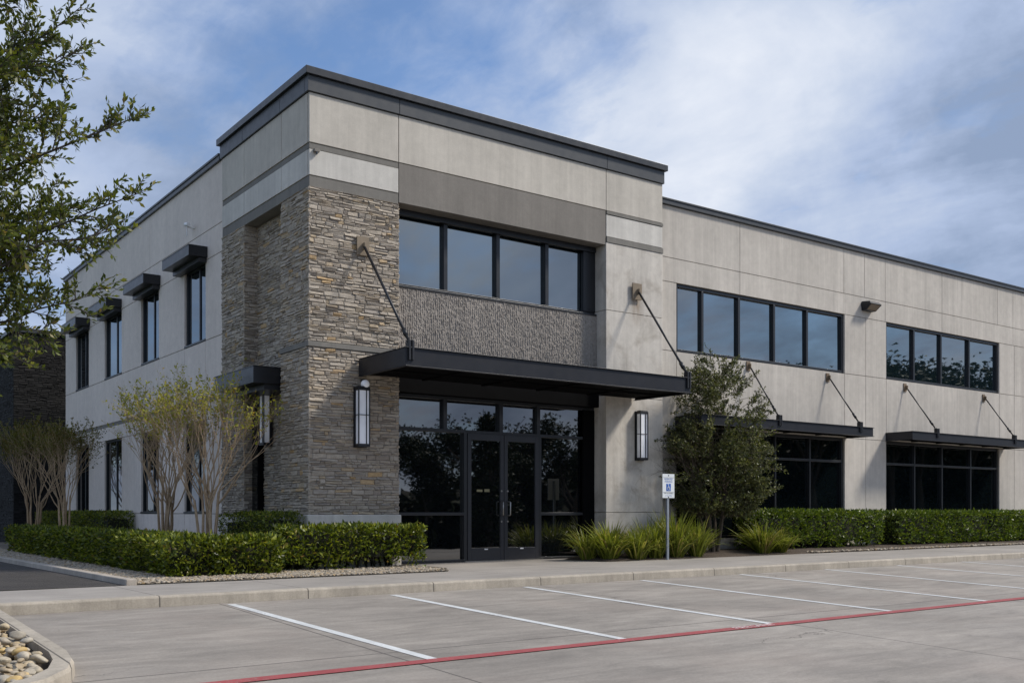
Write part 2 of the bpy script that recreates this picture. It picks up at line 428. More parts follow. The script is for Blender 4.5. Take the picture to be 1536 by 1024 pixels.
def leaf_mesh(name, P, D, L, W, mat, parent=None, curl=.25, kind=None):
    """many small leaf faces: P base points, D unit directions, L lengths, W widths"""
    P = np.asarray(P, float); D = np.asarray(D, float); n = len(P)
    D = D / np.maximum(np.linalg.norm(D, axis=1, keepdims=True), 1e-9)
    rv = nrg.normal(size=(n, 3))
    S = np.cross(D, rv); S /= np.maximum(np.linalg.norm(S, axis=1, keepdims=True), 1e-9)
    U = np.cross(S, D)
    L = np.broadcast_to(np.asarray(L, float).reshape(-1, 1), (n, 1)); W = np.broadcast_to(np.asarray(W, float).reshape(-1, 1), (n, 1))
    a = P; b = P + D * L * .5 + S * W * .5 + U * W * curl; c = P + D * L; d = P + D * L * .5 - S * W * .5 + U * W * curl
    V = np.stack([a, b, c, d], 1).reshape(-1, 3)
    me = bpy.data.meshes.new(name)
    me.vertices.add(4 * n); me.vertices.foreach_set('co', V.ravel())
    me.loops.add(4 * n); me.loops.foreach_set('vertex_index', np.arange(4 * n, dtype=np.int32))
    me.polygons.add(n)
    me.polygons.foreach_set('loop_start', np.arange(0, 4 * n, 4, dtype=np.int32))
    try: me.polygons.foreach_set('loop_total', np.full(n, 4, dtype=np.int32))
    except Exception: pass
    me.materials.append(mat); me.update(calc_edges=True); me.validate()
    o = bpy.data.objects.new(name, me); COL.objects.link(o)
    if parent is not None:
        o.parent = parent; o.location = -wloc(parent)
    if kind: o['kind'] = kind
    return o

def rnd(a, b): return rng.uniform(a, b)
def letters(body, size, mat):
    f = bpy.data.curves.new('lettering', 'FONT'); f.body = body; f.size = size; f.align_x = 'CENTER'; f.align_y = 'CENTER'
    o = bpy.data.objects.new('lettering', f); COL.objects.link(o)
    me = bpy.data.meshes.new_from_object(o.evaluated_get(bpy.context.evaluated_depsgraph_get()))
    bpy.data.objects.remove(o); bpy.data.curves.remove(f)
    me.name = 'lettering'; me.materials.clear(); me.materials.append(mat)
    o = bpy.data.objects.new('lettering', me); COL.objects.link(o); return o

# ------------------------------------------------------------------ heights of the site
def z_lot(x, y): return .035 * (y + 4) + .0026 * (x + 5) - .005
def z_walk(x): return .12 + .0026 * (x + 5)

def sheet(name, poly, zf, mat, label=None, dz=0., step=None):
    mb = MB(); mb.face([(x, y, zf(x, y) + dz) for x, y in poly])
    return mb.obj(name, mat)

# ground: one sheet to the horizon, folded along the slope lines
mb = MB()
ys = [(-600, -1.0), (-46, -1.0), (-30.2, -1.0), (-4.05, -.09), (600, -.06)]
xs = [-600, -60, 0, 60, 600]
for i in range(len(ys) - 1):
    for j in range(len(xs) - 1):
        (ya, za), (yb, zb) = ys[i], ys[i + 1]
        mb.face([(xs[j], ya, za), (xs[j + 1], ya, za), (xs[j + 1], yb, zb), (xs[j], yb, zb)])
tag(mb.obj('ground', M['lawn']), 'flat green ground reaching out to the horizon', 'ground', kind='structure')

mb = MB()
xs = [-60, -20, 0, 20, 70]
for j in range(4):
    a, b = xs[j], xs[j + 1]
    mb.face([(a, -27, z_lot(a, -27)), (b, -27, z_lot(b, -27)), (b, -4.0, z_lot(b, -4.0)), (a, -4.0, z_lot(a, -4.0))])
tag(mb.obj('parking_lot', M['lot']), 'grey concrete parking lot with saw-cut joints in front of the kerb', 'parking lot', kind='structure')

# sidewalk: body behind the kerb stone
mb = MB()
def walk_block(x0, x1, y0, y1, zf=None, zb=-.1):
    z0, z1 = z_walk(x0), z_walk(x1)
    mb.hull([(x0, y0, zb), (x1, y0, zb), (x1, y1, zb), (x0, y1, zb)], [(x0, y0, z0), (x1, y0, z1), (x1, y1, z1), (x0, y1, z0)])
walk_block(-40, -3.42, -3.85, -2.0); walk_block(-3.42, 1.5, -3.85, -1.98); walk_block(1.5, 40, -3.85, -1.25); walk_block(1.5, 6.71, -1.25, .6)
tag(mb.obj('sidewalk', M['walk']), 'grey concrete sidewalk with joints between kerb and planting beds', 'sidewalk', kind='structure')

def kerb_profile(x):
    zl, zw = z_lot(x, -4) - .12, z_walk(x)
    return [(-4.0, zl), (-3.985, zw - .022), (-3.978, zw - .009), (-3.962, zw + .001), (-3.94, zw + .004), (-3.852, zw + .004), (-3.852, zl)]
mb = MB()
n = len(kerb_profile(0)); xs = [-40 + i * 2 for i in range(41)]
for x in xs:
    for y, z in kerb_profile(x): mb.v.append((x, y, z))
for i in range(len(xs) - 1):
    for k in range(n - 1):
        mb.f.append((i * n + k, (i + 1) * n + k, (i + 1) * n + k + 1, i * n + k + 1)); mb.mi.append(0)
tag(mb.obj('kerb', M['kerbf']), 'pale concrete kerb stepping down to the parking lot', 'kerb', kind='structure')

# side drive and its kerb
mb = MB(); mb.face([(-9.5, -2.0, .128), (-3.56, -2.0, .128), (-3.62, 60, .10), (-9.5, 60, .10)])
tag(mb.obj('driveway', M['asphalt']), 'dark asphalt drive running along the side of the building', 'driveway', kind='structure')
mb = MB()
pts = [(-3.41, -1.99), (-3.47, 1.7), (-3.57, 7.1), (-3.6, 20), (-3.62, 45)]
for (xa, ya), (xb, yb) in zip(pts[:-1], pts[1:]):
    mb.hull([(xa - .15, ya, 0), (xa, ya, 0), (xb, yb, 0), (xb - .15, yb, 0)], [(xa - .14, ya, .205), (xa - .005, ya, .205), (xb - .005, yb, .205), (xb - .14, yb, .205)])
tag(mb.obj('driveway_kerb', M['kerb'], bevel=.012), 'narrow concrete kerb between side drive and pebble bed', 'kerb', kind='structure')

# planting beds
mb = MB()
for p in ([(-3.42, -1.985), (1.5, -1.985), (2.0, -1.2), (2.0, .1), (-3.42, .1)], [(-3.42, .1), (2.0, .1), (2.0, 20), (-3.42, 20)]):
    mb.face([(x, y, z_walk(x) + .012) for x, y in p])
tag(mb.obj('pebble_bed_ground', M['gravel_base']), 'tan pebble bed floor around the hedges', 'ground', kind='structure')
mb = MB()
xs = [5.35, 5.75, 6.3, 9, 13, 17, 22, 28, 40]
yy = [(-1.29, -.03), (-1.15, .012), (-.8, .05), (-.45, .085), (-.05, .085), (.28, .085)]
for a, b in zip(xs[:-1], xs[1:]):
    if a < 6.2: continue
    for (ya, za), (yb, zb) in zip(yy[:-1], yy[1:]):
        mb.face([(a, ya, z_walk(a) + za), (b, ya, z_walk(b) + za), (b, yb, z_walk(b) + zb), (a, yb, z_walk(a) + zb)])
EG = {5.35: 0, 5.75: .5, 6.3: 1}
for a, b in zip((5.35, 5.75), (5.75, 6.3)):
    for (ya, za), (yb, zb) in zip(yy[:-2], yy[1:-1]):
        q = lambda x, z: z_walk(x) + (z + .03) * EG[x] - .03 + (.022 if EG[x] else 0)
        mb.face([(a, ya, q(a, za)), (b, ya, q(b, za)), (b, yb, q(b, zb)), (a, yb, q(a, zb))])
tag(mb.obj('mulch_bed_ground', M['mulch'], smooth=True), 'brown mulch bed along the front wall', 'ground', kind='structure')

# stall lines
mb_lines = [(-2.916, -4.13, -2.795, -8.57), (-.698, -4.13, -.575, -8.555), (1.53, -4.08, 1.66, -8.52), (3.853, -4.08, 3.967, -8.48), (6.225, -4.04, 6.26, -8.45),
            (8.608, -4.02, 8.62, -8.43), (10.9, -4.02, 10.95, -8.43), (13.28, -4.02, 13.3, -8.43), (15.75, -4.02, 15.75, -8.43), (18.1, -4.02, 18.1, -8.43)]
for xa, ya, xb, yb in mb_lines:
    mb = MB(); w = .052
    k = 8
    for i in range(k):
        t0, t1 = i / k, (i + 1) / k
        x0, y0, x1, y1 = xa + (xb - xa) * t0, ya + (yb - ya) * t0, xa + (xb - xa) * t1, ya + (yb - ya) * t1
        mb.face([(x, y, z_lot(x, y) + .004) for x, y in ((x0 - w, y0), (x1 - w, y1), (x1 + w, y1), (x0 + w, y0))])
    tag(mb.obj('stall_line', M['stall']), 'white painted parking stall line', 'marking', 'white parking stall lines', 'structure')
mb = MB()
for i in range(40):
    x0, x1 = -5.4 + i, -4.4 + i
    f = lambda x: -8.64 + .0098 * (x + 4.6)
    mb.face([(x0, f(x0) - .072, z_lot(x0, f(x0) - .072) + .008), (x1, f(x1) - .072, z_lot(x1, f(x1) - .072) + .008), (x1, f(x1) + .072, z_lot(x1, f(x1) + .072) + .008), (x0, f(x0) + .072, z_lot(x0, f(x0) + .072) + .008)])
red = tag(mb.obj('fire_line', M['fire_red']), 'red painted fire lane line across the parking lot', 'marking', kind='structure')
fo = letters('FIRE LANE', .17, M['fire_text'])
fx = 1.27; fy = -8.64 + .0098 * (fx + 4.6)
fo.location = (fx, fy, z_lot(fx, fy) + .0125); fo.rotation_euler = (math.atan(.035), -math.atan(.0026), 0); fo.scale = (.8, .85, 1)
fo.parent = red

# river-stone island at the lower left
isl = [(-5.45, -3.99), (-5.45, -7.35), (-5.50, -7.75), (-5.62, -8.15), (-5.83, -8.48), (-6.12, -8.72), (-6.5, -8.86), (-7.0, -8.9), (-9.5, -8.9), (-9.5, -3.99)]
def inset(poly, d):
    out = []; k = len(poly)
    for i in range(k):
        p0, p1, p2 = Vector(poly[i - 1]), Vector(poly[i]), Vector(poly[(i + 1) % k])
        n1 = Vector(((p1 - p0).y, -(p1 - p0).x)).normalized(); n2 = Vector(((p2 - p1).y, -(p2 - p1).x)).normalized()
        m = (n1 + n2); m /= max(m.length_squared / 2, .2)
        out.append(tuple(p1 + m * d))
    return out
IN0 = inset(isl, .012); IN1 = inset(isl, .03); IN2 = inset(isl, .16)
def ztop(x, y): return z_lot(x, y) + .125
rings = [[(x, y, z_lot(x, y) - .1) for x, y in isl], [(x, y, ztop(x, y) - .03) for x, y in IN0], [(x, y, ztop(x, y)) for x, y in IN1], [(x, y, ztop(x, y)) for x, y in IN2], [(x, y, ztop(x, y) - .09) for x, y in IN2]]
mb = MB(); k = len(isl)
for r in rings: mb.v += r
for a in range(4):
    for i in range(k):
        j = (i + 1) % k
        mb.f.append((a * k + i, (a + 1) * k + i, (a + 1) * k + j, a * k + j)); mb.mi.append(0)
tag(mb.obj('island_kerb', M['kerbf'], smooth=False), 'rounded concrete kerb around the river stone island', 'kerb', kind='structure')
mb = MB(); mb.face([(x, y, ztop(x, y) - .075) for x, y in reversed(IN2)]) ; 
tag(mb.obj('island_ground', M['mulch']), 'dark soil under the river stones', 'ground', kind='structure')

def ico(sub):
    bm = bmesh.new(); bmesh.ops.create_icosphere(bm, subdivisions=sub, radius=1)
    v = np.array([q.co[:] for q in bm.verts]); f = np.array([[w.index for w in q.verts] for q in bm.faces]); bm.free()
    return v, f
def stones(name, pts, sizes, mat, sub=1, flat=.6, label=None):
    v, f = ico(sub); V = []; Fs = []
    for i, (p, s) in enumerate(zip(pts, sizes)):
        sc = np.array([s * rnd(.8, 1.35), s * rnd(.7, 1.1), s * flat * rnd(.75, 1.15)])
        q = v.copy()
        for _ in range(5):
            d = nrg.normal(size=3); d /= np.linalg.norm(d)
            t = q @ d; q = q - np.outer(np.maximum(t - rnd(.4, .75), 0), d) * .95
        q = q * sc
        a = rnd(0, 6.28); tl = rnd(-.35, .35)
        Rz = np.array([[math.cos(a), -math.sin(a), 0], [math.sin(a), math.cos(a), 0], [0, 0, 1]])
        Rx = np.array([[1, 0, 0], [0, math.cos(tl), -math.sin(tl)], [0, math.sin(tl), math.cos(tl)]])
        V.append(q @ (Rz @ Rx).T + np.array(p)); Fs.append(f + i * len(v))
    V = np.concatenate(V); Fs = np.concatenate(Fs)
    me = bpy.data.meshes.new(name); me.from_pydata(V.tolist(), [], Fs.tolist()); me.materials.append(mat)
    me.polygons.foreach_set('use_smooth', [sub > 1] * len(me.polygons)); me.update()
    o = bpy.data.objects.new(name, me); COL.objects.link(o)
    return tag(o, label, name.replace('_', ' '), kind='stuff')

def in_poly(x, y, poly):
    c = False; k = len(poly)
    for i in range(k):
        (x1, y1), (x2, y2) = poly[i], poly[i - 1]
        if (y1 > y) != (y2 > y) and x < (x2 - x1) * (y - y1) / (y2 - y1) + x1: c = not c
    return c
INs = inset(isl, .235)
pts = []; sz = []
g = .088
for i in range(85):
    for j in range(85):
        x, y = -9.4 + i * g + rnd(-.05, .05) + (j % 2) * g / 2, -8.9 + j * g * .9 + rnd(-.05, .05)
        if in_poly(x, y, INs):
            s = rnd(.030, .068); pts.append((x, y, ztop(x, y) - .07 + s * .35)); sz.append(s)
for _ in range(700):
    x, y = rnd(-9, -5.6), rnd(-8.9, -4)
    if in_poly(x, y, INs):
        s = rnd(.03, .07); pts.append((x, y, ztop(x, y) - .0 + rnd(-.02, .03))); sz.append(s)
stones('river_stones', pts, sz, M['river'], 2, .62, 'tan and grey river stones filling the kerbed island')

pts = []; sz = []
for _ in range(5200):
    x, y = rnd(-3.36, 1.75), rnd(-1.96, -.3)
    if y > -1.9 + .0 and x > 1.45 and y < -1.6: continue
    if x + (y + 1.96) * -.6 > 1.55: continue
    s = rnd(.018, .036); pts.append((x, y, z_walk(x) + .012 + s * .3)); sz.append(s)
for _ in range(6200):
    x, y = rnd(-3.38, -2.5), -.3 + 16 * rng.random() ** 1.5
    s = rnd(.018, .036); pts.append((x, y, z_walk(x) + .012 + s * .3)); sz.append(s)
stones('pebbles', pts, sz, M['pebble'], 1, .6, 'small tan pebbles spread in front of the hedges')
pts = []; sz = []
for _ in range(2600):
    x, y = rnd(11.9, 30), rnd(-1.26, -.98)
    s = rnd(.02, .045); pts.append((x, y, z_walk(x) + .02 + s * .3)); sz.append(s)
stones('edging_stones', pts, sz, M['pebble'], 1, .6, 'pale stone edging between sidewalk and mulch bed')

# ------------------------------------------------------------------ the office building
B = thing('office_building', 'two storey concrete office building with a stone clad corner tower', 'building', (0, 0, 0))

def panels_y(mb, y0, xs, zs, gap=.007, thick=.05, skip=()):
    for i in range(len(xs) - 1):
        for j in range(len(zs) - 1):
            if (i, j) in skip: continue
            mb.box(xs[i] + gap, xs[i + 1] - gap, y0, y0 + thick, zs[j] + gap, zs[j + 1] - gap)
def panels_x(mb, x0, ys, zs, gap=.007, thick=.05, skip=()):
    for i in range(len(ys) - 1):
        for j in range(len(zs) - 1):
            if (i, j) in skip: continue
            mb.box(x0, x0 + thick, ys[i] + gap, ys[i + 1] - gap, zs[j] + gap, zs[j + 1] - gap)

TOP = 8.24
# tower: core masses behind the panels
mb = MB()
mb.box(.03, 1.72, .03, 1.15, 0, 6.66)           # stone corner pier
mb.box(.03, 8.27, .031, 4.1, 6.70, TOP)          # upper mass
mb.box(6.72, 8.272, .032, 4.1, 0, 6.71)          # right pier
mb.box(.30, 6.73, 1.2, 4.1, 0, 6.71)             # body behind recesses
mb.box(.033, .5, 2.97, 4.09, 0, 6.71)            # far stone pier
mb.box(1.7, 6.75, .75, 1.25, 2.9, 6.71)
mb.obj('tower_core', M['core'], B)
# concrete panels of the tower, front and side
mb = MB()
panels_y(mb, 0, [0, 1.742, 6.69, 8.32], [7.385, TOP])
panels_x(mb, 0, [.06, 1.16, 2.94, 4.12], [7.385, TOP])
mb.obj('upper_panels', M['panel'], B, bevel=.004)
mb = MB()
panels_y(mb, 0, [0, 1.742], [6.83, 7.28])
panels_x(mb, 0, [.06, 1.16, 2.94, 4.12], [6.83, 7.28])
mb.obj('pale_panel', M['panel_pale'], B, bevel=.004)
mb = MB(); panels_y(mb, 0, [6.69, 8.32], [6.845, 7.31]); mb.obj('pale_panel', M['panel_pale'], B, bevel=.004)
mb = MB()   # recessed bands of the tower
mb.box(.012, 1.74, .012, .06, 7.285, 7.38); mb.box(.0125, .06, .059, 4.125, 7.2855, 7.3795); mb.obj('grey_band', M['band'], B, bevel=.003)
mb = MB(); mb.box(.012, 1.739, .011, .06, 6.64, 6.825); mb.box(.0115, .06, .059, 4.124, 6.6405, 6.8245); mb.box(.058, .34, 1.14, 2.96, 6.641, 6.68); mb.obj('grey_band', M['band'], B, bevel=.003)
mb = MB(); mb.box(6.70, 8.33, -.012, .06, 7.315, 7.38); mb.obj('grey_band', M['band'], B, bevel=.003)
mb = MB(); mb.box(6.70, 8.331, -.013, .06, 6.73, 6.84); mb.obj('grey_band', M['band'], B, bevel=.003)
mb = MB(); mb.box(1.75, 6.68, .006, .6, 6.67, 7.378)
mb.obj('lintel_panel', M['lintel'], B, bevel=.005)
mb = MB()
for za, zb in ((5.325, 6.725), (3.545, 5.315), (1.105, 3.535), (.06, 1.095)):
    mb.box(6.69, 8.32, 0, 1.0, za, zb)
mb.obj('right_pier', M['panel_light'], B, bevel=.005)
mb = MB(); mb.box(-.045, 1.775, -.05, 1.19, .05, 1.06); mb.obj('plinth', M['plinth'], B, bevel=.02)
mb = MB(); mb.box(-.045, .4, 2.91, 4.13, .05, 1.06); mb.obj('plinth', M['plinth'], B, bevel=.02)

# ledge stone veneer
def veneer(mb, origin, u, nrm, w, z0, z1, r, dmax=.024, hs=(.038, .046, .055, .062, .072, .09)):
    origin, u, nrm = Vector(origin), Vector(u), Vector(nrm)
    z = z0
    while z < z1 - .012:
        h = min(r.choice(hs), z1 - z)
        x = -r.uniform(0, .2)
        while x < w:
            ln = r.uniform(.09, .32) if r.random() < .8 else r.uniform(.05, .12)
            a, b = max(x, 0), min(x + ln, w); x += ln
            if b - a < .02: continue
            subs = [(z, z + h)]
            if h > .06 and r.random() < .35:
                m = z + h * r.uniform(.35, .65); subs = [(z, m), (m, z + h)]
            for za, zb in subs:
                g = .0035
                d = r.uniform(.004, dmax)
                tl = r.uniform(-.006, .006); sl = r.uniform(-.010, .010)
                slant = r.uniform(-.013, .013) * min(1, (b - a) / .2)
                o4 = [(a + g, za + g + slant), (b - g, za + g - slant), (b - g, zb - g - slant * .6), (a + g, zb - g + slant * .6)]
                ch = min(.012, (zb - za) * .22)
                i4 = [(a + g + ch * r.uniform(.3, 1.5), za + g + ch * r.uniform(.5, 1.2)), (b - g - ch * r.uniform(.3, 1.5), za + g + ch * r.uniform(.5, 1.2)),
                      (b - g - ch * r.uniform(.3, 1.5), zb - g - ch * r.uniform(.5, 1.2)), (a + g + ch * r.uniform(.3, 1.5), zb - g - ch * r.uniform(.5, 1.2))]
                dd = [max(.003, d + tl * sx + sl * sz + r.uniform(-.005, .005)) for sx, sz in ((-1, -1), (1, -1), (1, 1), (-1, 1))]
                P = [origin + u * p + Vector((0, 0, q)) - nrm * .02 for p, q in o4]
                Q = [origin + u * p + Vector((0, 0, q)) + nrm * max(.0, e - .010) for (p, q), e in zip(o4, dd)]
                T = [origin + u * p + Vector((0, 0, q)) + nrm * e for (p, q), e in zip(i4, dd)]
                n = len(mb.v); mb.v += [tuple(p) for p in P + Q + T]
                for k in range(4):
                    k2 = (k + 1) % 4
                    mb.f.append((n + k, n + k2, n + 4 + k2, n + 4 + k)); mb.f.append((n + 4 + k, n + 4 + k2, n + 8 + k2, n + 8 + k)); mb.mi += [0, 0]
                mb.f.append((n + 8, n + 9, n + 10, n + 11)); mb.mi.append(0)
        z += h
sr = random.Random(3)
mb = MB()
FR = ((1, 0, 0), (0, -1, 0)); SD = ((0, -1, 0), (-1, 0, 0))
for za, zb in ((1.062, 3.915), (4.015, 6.638)):
    veneer(mb, (-.012, 0, 0), *FR, 1.754, za, zb, sr)
    veneer(mb, (0, 1.165, 0), *SD, 1.18, za, zb, sr)
    veneer(mb, (1.742, 0, 0), (0, 1, 0), (1, 0, 0), .36, za, zb, sr)
    veneer(mb, (0, 1.16, 0), (1, 0, 0), (0, 1, 0), .3, za, zb, sr)
veneer(mb, (0, 4.12, 0), *SD, 1.19, 1.062, 6.638, sr)
veneer(mb, (-.01, 2.94, 0), *FR, .31, 1.062, 6.638, sr)
veneer(mb, (.28, 2.95, 0), *SD, 1.8, .1, 6.638, sr)
mb.obj('stone_veneer', M['stone'], B)
mb = MB()
mb.box(.002, 1.74, .002, .35, 1.05, 6.645); mb.box(.0025, .35, .0025, 1.158, 1.05, 6.644); mb.box(.002, .35, 2.942, 4.11, 1.05, 6.644); mb.box(.282, .4, 1.158, 2.942, .05, 6.644)
mb.obj('veneer_bed', M['mortar'], B)
mb = MB(); mb.box(-.03, 1.76, -.03, .04, 3.922, 4.01); mb.box(-.031, .04, .04, 1.18, 3.922, 4.01); 
mb.obj('stone_band', M['band'], B, bevel=.006)

# ribbed spandrel between the storeys
def spandrel():
    nx, nz = 620, 130
    x = np.linspace(1.742, 6.69, nx); z = np.linspace(3.42, 5.235, nz)
    X, Z = np.meshgrid(x, z)
    r1 = nrg.normal(size=(nz // 4 + 2, nx))            # broken ribs: value per short vertical piece
    zi = np.clip((np.arange(nz)[:, None] + nrg.integers(0, 4, size=nx)[None, :]) // 4, 0, r1.shape[0] - 1)
    brk = r1[zi, np.arange(nx)[None, :]]
    for _ in range(2): brk = (brk + np.roll(brk, 1, 1) + np.roll(brk, 1, 0)) / 2.4
    rib = np.abs(((X / .046 + .12 * np.sin(Z * 9 + X * 3)) % 1.0) - .5) * 2
    fine = nrg.normal(size=(nz, nx)); fine = (fine + np.roll(fine, 1, 0) + np.roll(fine, 1, 1)) / 1.8
    Y = .30 - .008 * np.clip(rib * 1.7 - .3, 0, 1) - .004 * np.clip(brk, -1.2, 1.2) - .0032 * np.clip(fine, -1.8, 1.8)
    V = np.stack([X, Y, Z], -1).reshape(-1, 3)
    i = np.arange(nz - 1)[:, None] * nx + np.arange(nx - 1)[None, :]
    i = i.ravel(); Fq = np.stack([i, i + 1, i + nx + 1, i + nx], 1)
    me = bpy.data.meshes.new('spandrel'); me.from_pydata(V.tolist(), [], Fq.tolist()); me.materials.append(M['spandrel']); me.update()
    o = bpy.data.objects.new('spandrel', me); COL.objects.link(o); o.parent = B
    return o
spandrel()
mb = MB(); mb.box(1.743, 6.691, .335, .8, 3.33, 5.225); mb.obj('spandrel_core', M['core'], B)

# parapet coping
def coping(mb, x0, x1, y0, y1, z0, z1, lip):
    zm = z1 - lip
    mb.box(x0, x1, y0, y1, z0, zm); mb.box(x0 - .055, x1 + .055, y0 - .055, y1 + .055, zm + .004, z1)
mb = MB(); mb.box(-.025, 8.335, -.025, 4.15, TOP + .003, 8.508)
for a, b in ((-.035, 1.739), (1.745, 6.687), (6.693, 8.345)): mb.box(a, b, -.035, .1, TOP + .002, 8.51)
for a, b in ((.104, 1.157), (1.163, 2.937), (2.943, 4.16)): mb.box(-.0355, .1, a, b, TOP + .002, 8.51)
mb.obj('coping_fascia', M['coping'], B, bevel=.006)
mb = MB(); mb.box(-.09, 8.40, -.09, 4.215, 8.514, 8.64); mb.obj('coping_cap', M['cap'], B, bevel=.005)
mb = MB(); mb.box(-.03, .6, 4.215, 17.83, 8.245, 8.37); mb.box(-.05, .62, 4.216, 17.85, 8.34, 8.385); mb.obj('side_wing_coping', M['coping'], B, bevel=.005)
mb = MB(); mb.box(8.41, 40, .24, .8, 7.94, 8.055); mb.box(8.41, 40, .22, .82, 8.035, 8.075); mb.obj('front_wing_coping', M['coping'], B, bevel=.005)
mb = MB(); mb.box(.6, 8.3, 4.2, 17.5, 7.9, 8.1); mb.box(8.2, 39.9, .8, 17.5, 7.7, 7.85); mb.obj('roof', M['roof'], B)

# side wing (left) --------------------------------------------------
YS = [4.13, 5.15, 6.50, 8.35, 9.76, 11.5, 13.17, 14.9, 16.42, 17.75]
ZS = [.08, 1.07, 3.05, 3.42, 4.715, 6.40, 7.0, 8.25]
mb = MB(); wx = .02
up = {(1, 4), (3, 4), (5, 4), (7, 4)}; lo = {(1, 1), (3, 1), (5, 1), (7, 1)}
panels_x(mb, wx, YS, ZS[:3], skip=lo); panels_x(mb, wx, YS, [3.05, 3.41]); panels_x(mb, wx, YS, [3.50, 4.715])
panels_x(mb, wx, YS, [4.715, 6.40], skip={(1, 0), (3, 0), (5, 0), (7, 0)})
panels_x(mb, wx, [4.13, 17.75], [6.40, 7.0]); panels_x(mb, wx, [4.13, 9.05, 17.75], [7.0, 8.25])
mb.obj('side_wing_wall', M['wing_left'], B, bevel=.004)
mb = MB(); mb.box(wx + .012, wx + .06, 4.14, 17.74, 3.415, 3.497); mb.obj('side_wing_band', M['band'], B)
mb = MB()
zsl = [(.08, 1.06), (3.06, 4.705), (6.41, 8.25)]
for za, zb in zsl: mb.box(wx + .015, 1.2, 4.14, 17.74, za, zb)
for a, b in zip(YS[0::2], YS[1::2]):
    for za, zb in ((1.05, 3.07), (4.70, 6.42)): mb.box(wx + .016, 1.19, a + .012, b - .008, za, zb)
mb.box(1.0, 1.3, 4.2, 17.7, .1, 8.0)
mb.obj('side_wing_core', M['core'], B)
mb = MB(); mb.box(1.2, 38, 17.3, 17.76, 0, 8.0); mb.obj('rear_wall', M['wing_left'], B)

def window_x(ya, yb, za, zb, x, gl, sill=True, mull=True):
    """window in a wall facing -x: black frame, one mullion, glass"""
    fr = MB(); fw = .055
    fr.box(x + .045, x + .24, ya + .002, ya + fw, za + .002, zb - .002); fr.box(x + .045, x + .24, yb - fw, yb - .002, za + .002, zb - .002)
    fr.box(x + .045, x + .24, ya + fw + .001, yb - fw - .001, zb - fw, zb - .003); fr.box(x + .045, x + .24, ya + fw + .001, yb - fw - .001, za + .003, za + fw)
    ym = ya + (yb - ya) * .40
    fr.box(x + .062, x + .235, ym - .03, ym + .03, za + fw, zb - fw)
    if sill: fr.box(x - .012, x + .044, ya + .004, yb - .004, za + .004, za + .045)
    o = fr.obj('window', M['frame'], B, bevel=.004)
    p = MB(); p.face([(x + .085, yb - fw, za + fw), (x + .085, ya + fw, za + fw), (x + .085, ya + fw, zb - fw), (x + .085, yb - fw, zb - fw)])
    p.obj('pane', gl, o)
for i in (1, 3, 5, 7):
    window_x(YS[i], YS[i + 1], 4.715, 6.40, wx, M['side_glass'])
    window_x(YS[i] + .03, YS[i + 1] + .05, 1.07, 3.05, wx, M['wing_low_glass'])

# front wing (right) --------------------------------------------------
FY = .30
mb = MB()
XS = [8.33, 9.05, 15.17, 16.08, 17.0, 22.80, 23.68, 30, 40]
panels_y(mb, FY, [8.33, 11.15, 15.14, 16.03, 16.95, 19.69, 22.69, 23.6, 30, 40], [6.78, 7.94])
panels_y(mb, FY, [8.33, 11.15, 16.95, 19.69, 23.6, 30, 40], [6.24, 6.78])
panels_y(mb, FY, XS, [4.705, 6.24], skip={(1, 0), (4, 0)})
panels_y(mb, FY, XS, [3.03, 4.705]); panels_y(mb, FY, XS, [.1, 3.03], skip={(1, 0), (4, 0)})
mb.obj('front_wing_wall', M['wing'], B, bevel=.004)
mb = MB()
mb.box(8.34, 40, FY + .015, 1.5, 6.25, 7.94); mb.box(8.34, 40, FY + .015, 1.5, 3.04, 4.695)
for a, b in ((8.34, 9.04), (15.18, 16.99), (22.81, 40)):
    mb.box(a, b, FY + .0155, 1.49, 4.69, 6.26); mb.box(a, b, FY + .0155, 1.49, .1, 3.05)
mb.box(8.4, 39.9, 1.4, 1.7, 0, 7.7)
mb.obj('front_wing_core', M['core'], B)
mb = MB(); mb.box(39.5, 40, 1.5, 17.7, 0, 7.94); mb.obj('end_wall', M['wing'], B)

def window_y(xa, xb, za, zb, y, gl, mulls, rails=(), fw=.06, dep=.10, name='window', glass_y=None, vs=None):
    fr = MB(); d0, d1 = y, y + dep
    fr.box(xa, xa + fw, d0, d1, za, zb); fr.box(xb - fw, xb, d0, d1, za, zb)
    fr.box(xa + fw, xb - fw, d0 + .001, d1, zb - fw, zb); fr.box(xa + fw, xb - fw, d0 + .001, d1, za, za + fw)
    for m in mulls:
        x, w = m[0], m[1]; z0 = m[2] if len(m) > 2 else za + fw; z1 = m[3] if len(m) > 3 else zb - fw
        fr.box(x - w / 2, x + w / 2, d0 + .002, d1 - .001, z0, z1)
    for (z, w, a, b) in rails: fr.box(a, b, d0 + .004, d1 - .002, z - w / 2, z + w / 2)
    o = fr.obj(name, M['frame'], B, bevel=.004)
    gy = glass_y if glass_y else y + dep * .7
    p = MB()
    edges = [xa + fw * .5] + sorted(m[0] for m in mulls if len(m) < 3) + [xb - fw * .5]
    for a, b in zip(edges[:-1], edges[1:]):
        t = rnd(-.0025, .0025); s = rnd(-.002, .002)
        p.face([(a, gy + t + s, za + fw * .5), (b, gy - t + s, za + fw * .5), (b, gy - t - s, zb - fw * .5), (a, gy + t - s, zb - fw * .5)])
    p.obj('pane', gl, o)
    return o
window_y(9.06, 15.16, 4.715, 6.23, FY + .04, M['upper_glass'], [(9.93, .07), (11.17, .07), (12.44, .07), (13.70, .07)])
window_y(17.01, 22.79, 4.715, 6.23, FY + .04, M['upper_glass'], [(18.37, .07), (19.72, .07), (21.2, .07)])
